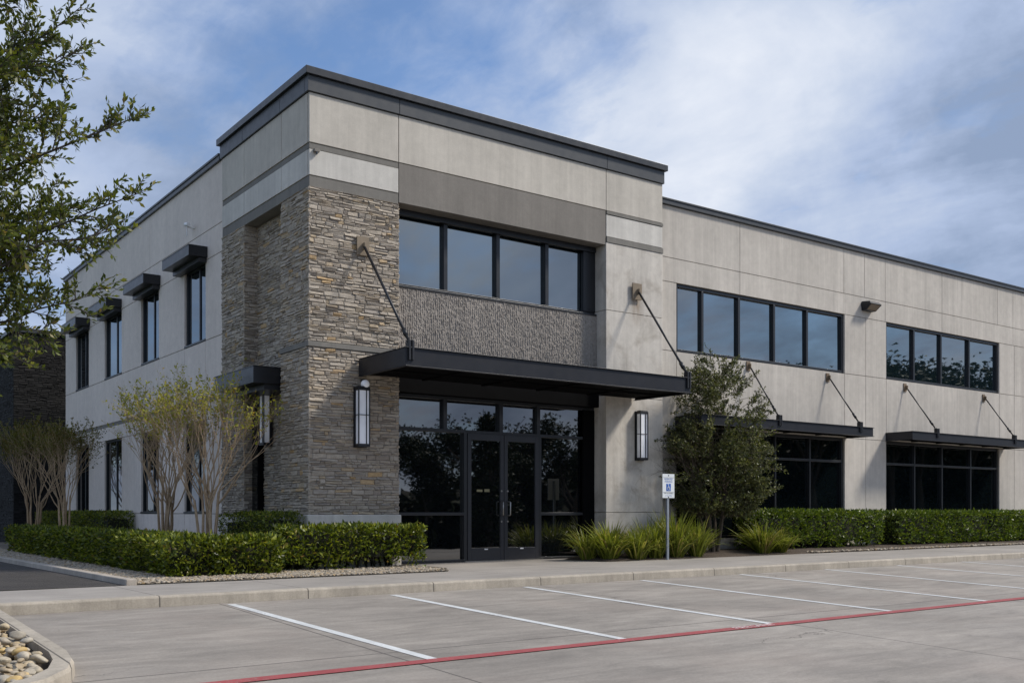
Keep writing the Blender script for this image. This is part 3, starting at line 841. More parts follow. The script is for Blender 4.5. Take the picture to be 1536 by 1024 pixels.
window_y(9.06, 15.16, .5, 3.02, FY + .05, M['wing_low_glass'], [(9.9, .06), (11.15, .06), (12.50, .06), (13.83, .06)], [(2.42, .06, 9.1, 15.1)])
window_y(17.01, 22.79, .5, 3.02, FY + .05, M['wing_low_glass'], [(18.42, .06), (19.79, .06), (21.3, .06)], [(2.42, .06, 17.05, 22.75)])
mb = MB(); mb.box(9.055, 15.165, FY + .02, 1.4, .05, .495); mb.obj('window_apron', M['wing'], B); mb = MB(); mb.box(17.005, 22.795, FY + .02, 1.4, .05, .495); mb.obj('window_apron', M['wing'], B)

# tower openings --------------------------------------------------
window_y(1.75, 6.685, 5.235, 6.665, .36, M['upper_glass'], [(2.97, .085), (4.19, .085), (5.41, .085)], fw=.075, dep=.12)
mb = MB(); mb.box(1.76, 6.675, .30, .355, 6.56, 6.664); mb.box(6.36, 6.684, .34, .43, 5.31, 6.56); mb.box(1.76, 6.67, .28, .35, 5.225, 5.262)
mb.obj('window_head', M['frame'], B, bevel=.004)
# storefront glazing
DYY = .38
window_y(1.75, 6.685, .135, 3.30, DYY, M['low_glass'],
         [(2.975, .085, 2.66, 3.24), (4.28, .085, 2.66, 3.24), (5.21, .085, 2.66, 3.24), (3.435, .075, .19, 2.66), (5.245, .075, .19, 2.66)],
         [(2.655, .06, 1.8, 6.6), (1.07, .06, 1.8, 3.40), (1.07, .06, 5.28, 6.6)], fw=.06, dep=.11, name='storefront_window')
mb = MB(); mb.box(1.755, 6.68, .22, .9, 3.302, 3.60); mb.box(6.38, 6.683, .365, .42, .2, 3.24); mb.obj('storefront_head', M['soffit'], B)

def door(x0, x1, hinge, handle_x):
    z0, z1 = .165, 2.625; y = DYY - .012
    fr = MB()
    sw = .085
    fr.box(x0, x0 + sw, y, y + .05, z0, z1); fr.box(x1 - sw, x1, y, y + .05, z0, z1)
    fr.box(x0 + sw, x1 - sw, y + .001, y + .049, z1 - .125, z1); fr.box(x0 + sw, x1 - sw, y + .001, y + .049, z0, z0 + .24)
    o = fr.obj('door', M['door'], B, bevel=.004)
    gp = MB(); gp.face([(x0 + sw - .01, y + .025, z0 + .23), (x1 - sw + .01, y + .025, z0 + .23), (x1 - sw + .01, y + .025, z1 - .12), (x0 + sw - .01, y + .025, z1 - .12)])
    gp.obj('pane', M['low_glass'], o)
    h = MB(); s = .075 if hinge < 0 else -.0
    hx = handle_x; off = .085 * hinge
    h.tube([(hx, y, 1.31), (hx, y - .07, 1.31), (hx + off * .15, y - .085, 1.30), (hx + off * .15, y - .085, 1.05), (hx, y - .07, 1.04), (hx, y, 1.04)], .013, 8)
    h.obj('handle', M['steel'], o, smooth=True)
    for z in (.92, 1.52):
        k = MB(); k.tube([(hx, y + .002, z), (hx, y - .012, z)], .018, 10); k.obj('lock_cylinder', M['steel'], o)
    w = MB(); w.box((x0 + x1) / 2 - .04, (x0 + x1) / 2 + .04, y - .004, y + .001, z0 + .205, z0 + .228); w.obj('door_tag', M['white_cap'], o)
    pl = MB(); pl.box(x0 + sw, x1 - sw, y + .03, y + .045, 1.155, 1.175); pl.obj('push_bar', M['black'], o)
    return o
d1 = door(3.478, 4.335, -1, 4.27); d2 = door(4.345, 5.20, 1, 4.42)
for a, b, c in ((3.70, 3.83, 1.545), (3.88, 4.0, 1.555)):
    st = MB(); st.box(a, b, DYY + .008, DYY + .0125, 1.50, c); st.obj('door_mark', M['door_mark'], d1)  # small pale yellow rectangles on the left door pane
mb = MB(); mb.box(3.4, 5.29, .33, .55, .10, .162); mb.obj('threshold', M['steel'], B)

# side entry in the tower recess
mb = MB(); mb.box(.15, .285, 2.60, 2.90, .12, 3.40); sd = mb.obj('side_door', M['soffit'], B, bevel=.004)
mb = MB(); mb.face([(.147, 2.88, .2), (.147, 2.63, .2), (.147, 2.63, 3.3), (.147, 2.88, 3.3)]); mb.obj('pane', M['wing_low_glass'], sd)

# ------------------------------------------------------------------ canopies
def rod(mb, a, b, r=.022):
    a, b = Vector(a), Vector(b); d = (b - a).normalized()
    mb.tube([a, b], r, 8)
    mb.tube([b - d * .30, b - d * .16], r * 1.7, 8)
    mb.ring(b, (0, d.y, d.z), (0, -d.z, d.y), .035, .014, 12, 6)

def wall_plate(mb, x, y, z, w, h):
    mb.box(x - w / 2, x + w / 2, y - .025, y, z - h / 2, z + h / 2)

def canopy(name, label, x0, x1, yw, yf, zb, zt, rods, plate, platemat, cat='canopy', group=None, rr=.022, lug=.2):
    t = thing(name, label, cat, ((x0 + x1) / 2, yw, zb), group)
    mb = MB(); fl = .05; w = .012
    # front channel: web with top and bottom flange
    mb.box(x0, x1, yf, yf + w, zb + .002, zt - .002)
    mb.box(x0 - .012, x1 + .012, yf - .03, yf + fl, zt, zt + w); mb.box(x0 - .012, x1 + .012, yf - .03, yf + fl, zb - w, zb)
    mb.obj('fascia', M['canopy'], t, bevel=.003)
    for xa, sgn in ((x0, 1), (x1, -1)):
        e = MB(); e.box(xa, xa + sgn * w, yf + w + .001, yw, zb + .003, zt - .003)
        e.box(xa - sgn * .012, xa + sgn * fl, yf + fl + .002, yw, zt + .0005, zt + w - .0005); e.box(xa - sgn * .012, xa + sgn * fl, yf + fl + .002, yw, zb - w + .0005, zb - .0005)
        e.obj('side_channel', M['canopy'], t, bevel=.003)
    s = MB(); s.box(x0 + .015, x1 - .015, yf + .015, yw - .001, zb + .035, zt - .055)
    s.obj('deck', M['soffit'], t)
    s = MB(); k = max(2, int((x1 - x0) / 1.2))
    for i in range(1, k):
        x = x0 + (x1 - x0) * i / k; s.box(x - .03, x + .03, yf + .02, yw - .002, zb + .012, zb + .034)
    s.box(x0 + .02, x1 - .02, (yf + yw) / 2 - .03, (yf + yw) / 2 + .03, zb + .008, zb + .033)
    s.obj('cross_beam', M['soffit'], t)
    for bx, bz, fx, pw, ph in rods:
        p = MB(); wall_plate(p, bx, yw, bz, pw, ph); p.box(bx - .012, bx + .012, yw - .10, yw - .024, bz - .07, bz + .05)
        po = p.obj('wall_plate', platemat, t, bevel=.004)
        r = MB(); tip = (fx, yf + .04, zt + .10); rod(r, (bx, yw - .07, bz - .02), tip, rr)
        r.obj('tie_rod', M['black'], t, smooth=True)
        l = MB(); l.box(fx - .05, fx - .012, yf - .034, yf + .075, zt - lug, zt + .13); l.box(fx + .012, fx + .05, yf - .034, yf + .075, zt - lug, zt + .13)
        l.tube([(fx - .06, yf + .03, zt + .10), (fx + .06, yf + .03, zt + .10)], .014, 8)
        l.obj('rod_lug', M['black'], t, bevel=.004)
    return t
canopy('entrance_canopy', 'wide black steel canopy over the glass entrance doors', .92, 7.47, -.04, -1.66, 3.48, 3.77,
       [(.995, 5.755, 1.02, .24, .33), (7.515, 5.79, 7.40, .26, .35)], None, M['plate'], rr=.024)
canopy('window_canopy', 'black steel awning over the ground floor window behind the bushy tree', 9.0, 15.24, FY, FY - .8, 3.03, 3.235,
       [(11.43, 4.575, 11.62, .13, .22), (14.45, 4.54, 14.72, .13, .22)], None, M['plate_rust'], 'awning', 'window awnings of the front wing', rr=.018, lug=.12)
canopy('window_canopy', 'black steel awning nearest the photo edge over the unobstructed ground floor window', 16.97, 23.05, FY, FY - .8, 3.03, 3.235,
       [(17.85, 4.53, 18.15, .13, .22), (21.89, 4.505, 22.2, .13, .22)], None, M['plate_rust'], 'awning', 'window awnings of the front wing', rr=.018, lug=.12)

def hood(name, label, y0, y1, x0, x1, zb, zt, group):
    t = thing(name, label, 'awning', (x0, (y0 + y1) / 2, zb), group)
    mb = MB(); mb.box(x0, x1 - .001, y0, y1, zb, zt - .012)
    mb.obj('hood_box', M['hood'], t, bevel=.004)
    mb = MB(); mb.box(x0 - .006, x1 - .002, y0 - .006, y1 + .006, zt - .011, zt + .004); mb.obj('cap', M['hood'], t, bevel=.003)
    mb = MB(); mb.box(x0 + .22, x1 - .003, y0 + .05, y1 - .05, zb - .10, zb - .001); mb.obj('bracket', M['black'], t)
    return t
hl = ['black box hood over the side wing window closest to the stone tower', 'second black box hood counting from the stone tower',
      'third black box hood counting from the stone tower', 'black box hood at the far end of the side wing']
for (a, b), l in zip(((5.02, 6.80), (8.21, 9.91), (11.48, 13.3), (14.75, 16.55)), hl):
    hood('window_hood', l, a, b, -.38, wx, 6.44, 6.66, 'box hoods over the side wing windows')
hood('side_entry_canopy', 'black box canopy over the side entry in the stone tower recess', 1.19, 3.14, -.51, .25, 3.39, 3.69, None)

# ------------------------------------------------------------------ wall lights
def lantern(label, loc, rz):
    t = thing('wall_lantern', label, 'wall lamp', loc, 'tall black wall lanterns'); t.rotation_euler = (0, 0, rz)
    # local: wall plane y=0, out is -y, x along wall, z from 0 to 1.02
    w, d, h = .115, .17, 1.03
    mb = MB(); mb.box(-w - .01, w + .01, -.03, 0, -.01, h + .01)
    o = mb.obj('back_plate', M['black']); o.parent = t
    mb = MB()
    for z0, z1 in ((0, .05), (h - .05, h)): mb.box(-w, w, -d, -.031, z0, z1)
    mb.box(-w + .01, w - .01, -d + .01, -.05, h + .001, h + .02)
    for sx in (-1, 1):
        mb.box(sx * w, sx * (w - .02), -d - .002, -d + .018, .051, h - .051); mb.box(sx * w, sx * (w - .018), -.05, -.032, .051, h - .051)
    mb.box(.035, .052, -d - .003, -d + .012, .051, h - .051); mb.box(-w + .021, w - .021, -d - .001, -d + .010, h * .53, h * .53 + .012)
    for sx in (-1, 1): mb.box(sx * w, sx * (w - .012), -d + .02, -.051, h * .53, h * .53 + .012)
    o = mb.obj('frame', M['black'], bevel=.003); o.parent = t
    mb = MB(); mb.box(-w + .015, w - .015, -d + .014, -.034, .052, h - .052)
    o = mb.obj('lamp_glass', M['lamp']); o.parent = t
    return t
lantern('tall black wall lantern on the stone column left of the entrance', (.945, -.034, 2.24), 0)
lantern('tall black wall lantern on the pale concrete pier right of the entrance', (7.62, 0, 2.21), 0)
lantern('tall wall lantern in the shaded side entry recess of the stone tower', (.245, 2.27, 2.36), R(-90))

t = thing('globe_light', 'small white globe light above the lantern on the stone column', 'wall lamp', (.99, -.03, 3.33))
mb = MB(); mb.tube([(.99, -.03, 3.40), (.99, -.11, 3.40)], .03, 10); mb.obj('mount', M['black'], t)
bm = bmesh.new(); bmesh.ops.create_uvsphere(bm, u_segments=20, v_segments=14, radius=.078)
me = bpy.data.meshes.new('globe'); bm.to_mesh(me); bm.free(); me.materials.append(M['lamp'])
for p in me.polygons: p.use_smooth = True
o = bpy.data.objects.new('globe', me); COL.objects.link(o); o.parent = t; o.location = (0, -.115, 0)

t = thing('flood_light', 'dark wedge shaped flood light on the wall between the upper windows', 'wall light', (16.0, FY, 6.42))
mb = MB(); P = [(15.86, .30), (16.36, .30)]
x0, x1 = 15.86, 16.36
mb.hull([(x0 + .03, .16, 6.42), (x1 - .03, .16, 6.42), (x1 - .03, FY, 6.42), (x0 + .03, FY, 6.42)], [(x0, .0, 6.57), (x1, .0, 6.57), (x1, FY, 6.60), (x0, FY, 6.60)])
mb.hull([(x0, .0, 6.571), (x1, .0, 6.571), (x1, FY, 6.601), (x0, FY, 6.601)], [(x0 + .04, .06, 6.645), (x1 - .04, .06, 6.645), (x1 - .04, FY, 6.665), (x0 + .04, FY, 6.665)])
mb.obj('housing', M['canopy'], t, bevel=.01)
mb = MB(); mb.hull([(x0 + .06, .140, 6.436), (x1 - .06, .140, 6.436), (x1 - .06, .156, 6.43), (x0 + .06, .156, 6.43)], [(x0 + .05, .010, 6.552), (x1 - .05, .010, 6.552), (x1 - .05, .03, 6.56), (x0 + .05, .03, 6.56)]); mb.obj('lens', M['plate'], t)

t = thing('security_camera', 'small white security camera high on the side wing wall', 'camera', (wx, 5.85, 7.2))
mb = MB(); mb.tube([(wx, 5.85, 7.23), (wx - .16, 5.85, 7.25)], .018, 8); mb.tube([(wx - .16, 5.85, 7.26), (wx - .16, 5.85, 7.05)], .014, 8); mb.obj('arm', M['white_cap'], t)
mb = MB(); mb.tube([(wx - .16, 5.93, 7.31), (wx - .16, 5.73, 7.27)], .045, 12); mb.obj('camera_body', M['white_cap'], t, smooth=False)
t = thing('alarm_box', 'tiny dark box under the grey band at the tower corner', 'sensor', (.12, 0, 7.22))
mb = MB(); mb.box(.07, .17, -.07, .0, 7.22, 7.275); mb.obj('housing', M['lintel'], t, bevel=.008)
mb = MB(); mb.tube([(.12, -.05, 7.222), (.12, -.05, 7.19)], .02, 8); mb.obj('lens', M['ink'], t)

# ------------------------------------------------------------------ accessible parking sign
sx_, sy_ = 7.12, -1.36; sz_ = z_walk(sx_) - .01
S = thing('parking_sign', 'blue and white accessible parking sign on a galvanised post in the grasses', 'sign', (sx_, sy_, sz_))
mb = MB(); mb.box(sx_ - .025, sx_ + .025, sy_ - .02, sy_ + .005, sz_, sz_ + 1.68); mb.box(sx_ - .03, sx_ + .03, sy_ + .0055, sy_ + .012, sz_, sz_ + 1.6)
mb.obj('post', M['galv'], S, bevel=.003)
PX, PY, PZ = sx_, sy_ - .027, sz_ + 1.245
mb = MB(); mb.box(PX - .165, PX + .165, PY - .003, PY + .003, PZ, PZ + .48); pn = mb.obj('sign_panel', M['white'], S, bevel=.002)
mb = MB(); mb.box(PX - .062, PX + .062, PY - .006, PY - .0031, PZ + .14, PZ + .285); mb.obj('symbol_field', M['blue'], pn)
mb = MB(); y = PY - .008
c = Vector((PX - .003, y, PZ + .19))
mb.ring(c, (1, 0, 0), (0, 0, 1), .031, .0055, 16, 5)
mb.tube([(PX - .012, y, PZ + .252), (PX - .006, y, PZ + .205), (PX + .02, y, PZ + .203), (PX + .032, y, PZ + .165), (PX + .044, y, PZ + .168)], .0065, 5)
mb.tube([(PX - .010, y, PZ + .232), (PX + .014, y, PZ + .23)], .005, 5)
mb.tube([(PX - .014, y - .003, PZ + .268), (PX - .014, y + .003, PZ + .268)], .012, 10)
mb.obj('wheelchair_symbol', M['white'], pn)
def text(body, size, z, mat):
    o = letters(body, size, mat); o.parent = pn
    o.location = Vector((PX, PY - .0045, z)) - wloc(pn); o.rotation_euler = (R(90), 0, 0); return o
text('RESERVED', .05, PZ + .375, M['blue']); text('PARKING', .05, PZ + .325, M['blue'])
text('VAN ACCESSIBLE', .035, PZ + .095, M['ink']); text('AT ALL TIMES', .03, PZ + .045, M['blue'])
mb = MB()
for z in (.405, .112):
    mb = MB(); mb.box(PX - .155, PX + .155, PY - .0045, PY - .0031, PZ + z, PZ + z + .004); mb.obj('rule_line', M['ink'], pn)
for z in (.45, .018):
    mb = MB(); mb.tube([(PX, PY - .008, PZ + z), (PX, PY, PZ + z)], .013, 8); mb.obj('bolt', M['ink'], pn)

# ------------------------------------------------------------------ neighbouring dark building
D = thing('dark_building', 'dark stone building in shade behind the side wing', 'building', (4, 24, 0))
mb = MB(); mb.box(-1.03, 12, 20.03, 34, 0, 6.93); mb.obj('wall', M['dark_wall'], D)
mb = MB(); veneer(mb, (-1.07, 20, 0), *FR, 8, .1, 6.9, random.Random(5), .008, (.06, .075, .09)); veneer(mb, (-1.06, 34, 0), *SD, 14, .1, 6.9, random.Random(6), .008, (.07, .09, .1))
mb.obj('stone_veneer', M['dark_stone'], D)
mb = MB(); mb.box(-1.14, 12.1, 19.93, 34.1, 6.92, 7.06); mb.obj('coping', M['coping'], D, bevel=.006)

# ------------------------------------------------------------------ hedges
def hedge(label, x0, x1, y0, y1, zb, zt, dens, leaf, mat, group='clipped box hedges', gaps=0., seed=0):
    t = thing('hedge', label, 'hedge', ((x0 + x1) / 2, (y0 + y1) / 2, zb), group)
    r = np.random.default_rng(seed)
    faces = [('y', y0, -1), ('y', y1, 1), ('x', x0, -1), ('x', x1, 1), ('z', zt, 1)]
    Ps = []; Ds = []
    def wob(a, b, c): return .035 * np.sin(a * 3.1 + seed) + .03 * np.sin(b * 4.7 + 1.3 * seed) + .02 * np.sin((a + b + c) * 9.)
    for ax, v, s in faces:
        if ax == 'y': area = (x1 - x0) * (zt - zb)
        elif ax == 'x': area = (y1 - y0) * (zt - zb)
        else: area = (x1 - x0) * (y1 - y0)
        n = int(area * dens)
        a = r.uniform(0, 1, n); b = r.uniform(0, 1, n)
        dep = r.exponential(.045, n) - .025
        dep = np.minimum(dep, .22)
        X = x0 + (x1 - x0) * a; Yv = y0 + (y1 - y0) * (a if ax == 'x' else b); Zv = zb + (zt - zb) * b
        nrm = np.zeros((n, 3))
        if ax == 'y':
            w = wob(X, Zv, 0); tuck = .05 * (1 - (Zv - zb) / (zt - zb))
            P = np.stack([X, v - s * (dep + w * .6 + tuck), Zv], 1); nrm[:, 1] = s
        elif ax == 'x':
            w = wob(Yv, Zv, 1); tuck = .05 * (1 - (Zv - zb) / (zt - zb))
            P = np.stack([v - s * (dep + w * .6 + tuck), Yv, Zv], 1); nrm[:, 0] = s
        else:
            w = wob(X, Yv, 2) * .5
            spr = np.where(r.uniform(0, 1, n) < .05, r.uniform(0, .05, n), 0)
            P = np.stack([X, Yv, v - dep * .8 - w * .7 + spr], 1); nrm[:, 2] = s
        keep = np.ones(n, bool)
        if gaps and ax != 'z':
            low = (P[:, 2] - zb) / (zt - zb)
            h = np.sin(P[:, 0] * 2.3 + seed * 1.7) * .5 + np.sin(P[:, 0] * 5.1 + P[:, 1] * 3) * .35 + np.sin(P[:, 0] * 11 + P[:, 2] * 13) * .3
            keep = ~((low < gaps * (1 + h)) & (r.uniform(0, 1, n) < .9))
        thin = np.sin(P[:, 0] * 1.9 + seed) + np.sin(P[:, 1] * 2.3 + P[:, 2] * 4) + .8 * np.sin(P[:, 0] * 7.3 + P[:, 2] * 9 + seed) + .8 * np.sin(P[:, 1] * 8.1 - P[:, 2] * 7)
        keep &= ~((thin > 1.5) & (r.uniform(0, 1, n) < .55))
        P = P[keep]; nrm = nrm[keep]
        d = nrm * .75 + r.normal(size=P.shape) * .75; d[:, 2] += .35
        Ps.append(P); Ds.append(d)
    P = np.concatenate(Ps); Dn = np.concatenate(Ds); n = len(P)
    leaf_mesh('foliage', P, Dn, leaf * r.uniform(.7, 1.35, n), leaf * .44 * r.uniform(.8, 1.2, n), mat, t)
    c = MB(); ins = .12
    cz = zb + (zt - zb) * (gaps * 1.6 if gaps else .06)
    k = max(1, int(max(x1 - x0, y1 - y0) / .5))
    lx = (x1 - x0) > (y1 - y0)
    for i in range(k):
        j = rng.uniform(-.03, .03)
        if lx:
            a, b = x0 + ins + (x1 - x0 - 2 * ins) * i / k, x0 + ins + (x1 - x0 - 2 * ins) * (i + 1) / k
            c.box(a, b + .002 * i % .003, y0 + ins + j, y1 - ins - j, cz + j, zt - ins + j)
        else:
            a, b = y0 + ins + (y1 - y0 - 2 * ins) * i / k, y0 + ins + (y1 - y0 - 2 * ins) * (i + 1) / k
            c.box(x0 + ins + j, x1 - ins - j, a, b, cz + j, zt - ins + j)
    for i in range(int((x1 - x0) * (y1 - y0) * 14)):
        x, y = rnd(x0 + .12, x1 - .12), rnd(y0 + .12, y1 - .12)
        for q in range(3):
            c.tube([(x, y, zb - .03), (x + rnd(-.06, .06), y + rnd(-.06, .06), zb + .2), (x + rnd(-.15, .15), y + rnd(-.15, .15), zb + .5)], [.012, .009, .006], 4)
    c.obj('branches', M['hedge_core'], t)
    return t
hz = .14
# the L shaped front hedge: one continuous hedge = long side run with a short return along the front
hedge('long clipped hedge running back beside the drive, nearest the corner', -2.66, -1.95, -1.08, 11.6, hz, .71, 1150, .080, M['hedge'], seed=1)
hedge('short clipped hedge along the front pebbles left of the stone column', -1.94, -.96, -1.07, -.42, hz, .675, 1250, .084, M['hedge'], seed=2)
hedge('clipped hedge in front of the white plinth beside the entrance', -.72, 1.86, -.74, -.13, hz, .84, 1200, .082, M['hedge'], gaps=.20, seed=3)
hedge('low dark hedge against the stone tower below the side entry', -.72, -.13, .0, 2.25, hz, 1.07, 1300, .052, M['hedge'], seed=4)
hedge('dark hedge against the side wing wall at its far end', -.72, -.05, 10.2, 18.2, hz, 1.07, 800, .06, M['hedge'], seed=5)
hedge('clipped green hedge in front of the window behind the bushy tree', 10.75, 15.5, -.62, .12, .235, 1.10, 1050, .078, M['hedge_r'], gaps=.13, seed=6)
hedge('clipped green hedge under the window at the photo edge', 16.3, 24.0, -.58, .14, .25, 1.09, 950, .082, M['hedge_r'], gaps=.05, seed=7)

# ------------------------------------------------------------------ ornamental grass clumps
def grass(label, x, y, n, h, spread, seed):
    t = thing('grass_clump', label, 'ornamental grass', (x, y, z_walk(x)), 'strappy grass clumps by the entrance')
    r = random.Random(seed); mb = MB()
    zb = z_walk(x) - .01
    for _ in range(n):
        a = r.uniform(0, 6.283); L = h * r.uniform(.65, 1.25); out = r.uniform(.15, 1.0) ** .8 * spread * r.uniform(.7, 1.2)
        bx, by = x + math.cos(a) * out * .22 * r.random() + r.uniform(-.08, .08), y + math.sin(a) * out * .22 * r.random() + r.uniform(-.06, .06)
        ca, sa = math.cos(a), math.sin(a); w = r.uniform(.009, .015)
        droop = r.uniform(.2, 1.1)
        pts = []
        for i in range(6):
            s = i / 5
            rad = out * (s ** 1.25); zz = L * (s - droop * .55 * s * s * s)
            pts.append(Vector((bx + ca * rad, by + sa * rad, zb + max(zz, .02))))
        tw = r.uniform(-.5, .5)
        side = Vector((-sa * math.cos(tw), ca * math.cos(tw), math.sin(tw)))
        ws = [w * .8, w, w, w * .85, w * .55, .001]
        n0 = len(mb.v)
        for p, q in zip(pts, ws): mb.v += [tuple(p - side * q), tuple(p + side * q)]
        for i in range(5):
            mb.f.append((n0 + 2 * i, n0 + 2 * i + 1, n0 + 2 * i + 3, n0 + 2 * i + 2)); mb.mi.append(0)
    mb.obj('blades', M['grass'], t, smooth=True)
    return t
gl = [(5.72, -.55, 200, .55, .5, 'small grass clump against the glass right of the doors'),
      (6.35, -.5, 240, .66, .5, 'grass clump at the left corner of the concrete pier'),
      (7.45, -.45, 240, .72, .5, 'grass clump against the concrete pier behind the sign'),
      (8.0, -.5, 260, .82, .5, 'tall grass clump between the concrete pier and the bushy tree'),
      (6.02, -.88, 330, .62, .62, 'grey green spiky grass clump nearest the entrance glass'),
      (6.62, -1.02, 250, .55, .5, 'low strappy grass clump between the spiky clump and the sign'),
      (7.15, -1.0, 260, .62, .5, 'grass clump directly behind the accessible parking sign'),
      (7.75, -.95, 330, .80, .58, 'tallest grass clump just right of the accessible parking sign'),
      (8.35, -.98, 280, .68, .52, 'grass clump at the foot of the bushy tree'),
      (10.55, -.9, 330, .62, .62, 'rounded grass clump in front of the right hedge'),
      (11.15, -.88, 220, .5, .5, 'last low grass clump before the pale stone edging')]
for i, (x, y, n, h, s, l) in enumerate(gl): grass(l, x, y, int(n * 1.35), h * 1.22, s * 1.12, 40 + i)

# ------------------------------------------------------------------ trees
def grow(mb, tips, p, d, length, rad, depth, r, spread=.5, up=.15, shrink=.72, nseg=4, wob=.12, sides=6, child=(2, 3)):
    pts = [p.copy()]; rads = [rad]
    q = p.copy(); dd = d.copy()
    for i in range(nseg):
        dd = (dd + Vector((r.gauss(0, wob), r.gauss(0, wob), r.gauss(0, wob) * .6 + up * .25))).normalized()
        q = q + dd * (length / nseg); pts.append(q.copy()); rads.append(rad * (1 - .38 * (i + 1) / nseg))
    mb.tube(pts, rads, sides if depth > 1 else 4, cap=False)
    tips.append((depth, pts, dd.copy()))
    if depth <= 0: return
    for k in range(r.randint(*child)):
        a = r.uniform(0, 6.283); s = spread * r.uniform(.55, 1.25)
        perp = dd.orthogonal().normalized(); perp = Matrix.Rotation(a, 3, dd) @ perp
        nd = (dd * math.cos(s) + perp * math.sin(s)).normalized()
        st = q if k < 2 else pts[-2]
        grow(mb, tips, st, nd, length * shrink * r.uniform(.8, 1.15), rads[-1] * .78, depth - 1, r, spread, up, shrink, nseg, wob, sides, child)

def myrtle(label, x, y, h, w, seed, leafmat, nstem=6, nleaf=7, leaf=.05, dens=1.0):
    r = random.Random(seed); zb = .12
    t = thing('crape_myrtle', label, 'tree', (x, y, zb), 'multi stem crape myrtles beside the side wing')
    mb = MB(); tips = []
    for i in range(nstem):
        a = 6.283 * i / nstem + r.uniform(-.3, .3)
        b = Vector((x + .085 * math.cos(a), y + .085 * math.sin(a), zb - .03))
        lean = r.uniform(.0, .09)
        d = Vector((math.cos(a) * lean, math.sin(a) * lean, 1)).normalized()
        # bare lower stem
        s1 = h * r.uniform(.34, .42); pts = [b]; rads = [.036 * r.uniform(.8, 1.15)]
        q = b.copy(); dd = d.copy()
        for k in range(6):
            dd = (dd + Vector((r.gauss(0, .05), r.gauss(0, .05), .06))).normalized(); q = q + dd * s1 / 6; pts.append(q.copy()); rads.append(rads[0] * (1 - .06 * (k + 1)))
        mb.tube(pts, rads, 7, cap=False)
        for k in range(4):
            aa = a + r.uniform(-1.0, 1.0); s = r.uniform(.12, .85) * w / 1.9
            nd = (dd + Vector((math.cos(aa) * s, math.sin(aa) * s, 0))).normalized()
            grow(mb, tips, q if k < 2 else pts[-2], nd, h * .225, rads[-1] * .60, 3, r, .36, .30, .76, 4, .12, 5, (2, 4))
    mb.obj('stems', M['myrtle_bark'], t, smooth=True)
    P = []; Dn = []
    for depth, pts, dd in tips:
        if depth > 1: continue
        hgt = (pts[-1].z - zb) / h
        if hgt < .62: continue
        dropn = nleaf if depth == 0 else nleaf // 2
        for _ in range(int(dropn * dens * (.25 + 1.3 * (hgt - .6) / .4))):
            i = r.randrange(len(pts) - 1); p = pts[i].lerp(pts[i + 1], r.random())
            P.append(p); Dn.append(Vector((r.gauss(0, 1), r.gauss(0, 1), r.gauss(.1, .7))) + dd * .8)
    n = len(P); L = nrg.uniform(.7, 1.35, n) * leaf
    leaf_mesh('crown', [tuple(p) for p in P], [tuple(v) for v in Dn], L, L * .5, leafmat, t)
    return t
myrtle('pale stemmed myrtle closest to the stone tower, sparse yellow green leaves', -1.3, 1.25, 3.5, 2.1, 21, M['myrtle'], 7, 6, .052, .68)
myrtle('slender myrtle second from the stone tower with thin yellow green top', -1.3, 3.52, 3.5, 1.9, 22, M['myrtle'], 6, 6, .052, .68)
myrtle('olive leaved myrtle in front of the far corner of the side wing', -1.3, 11.76, 3.45, 1.4, 23, M['myrtle_dark'], 5, 12, .05, .7)
myrtle('darkest fuller myrtle farthest back in front of the dark building', -1.3, 15.7, 3.7, 1.6, 24, M['myrtle_dark'], 6, 16, .055, .8)

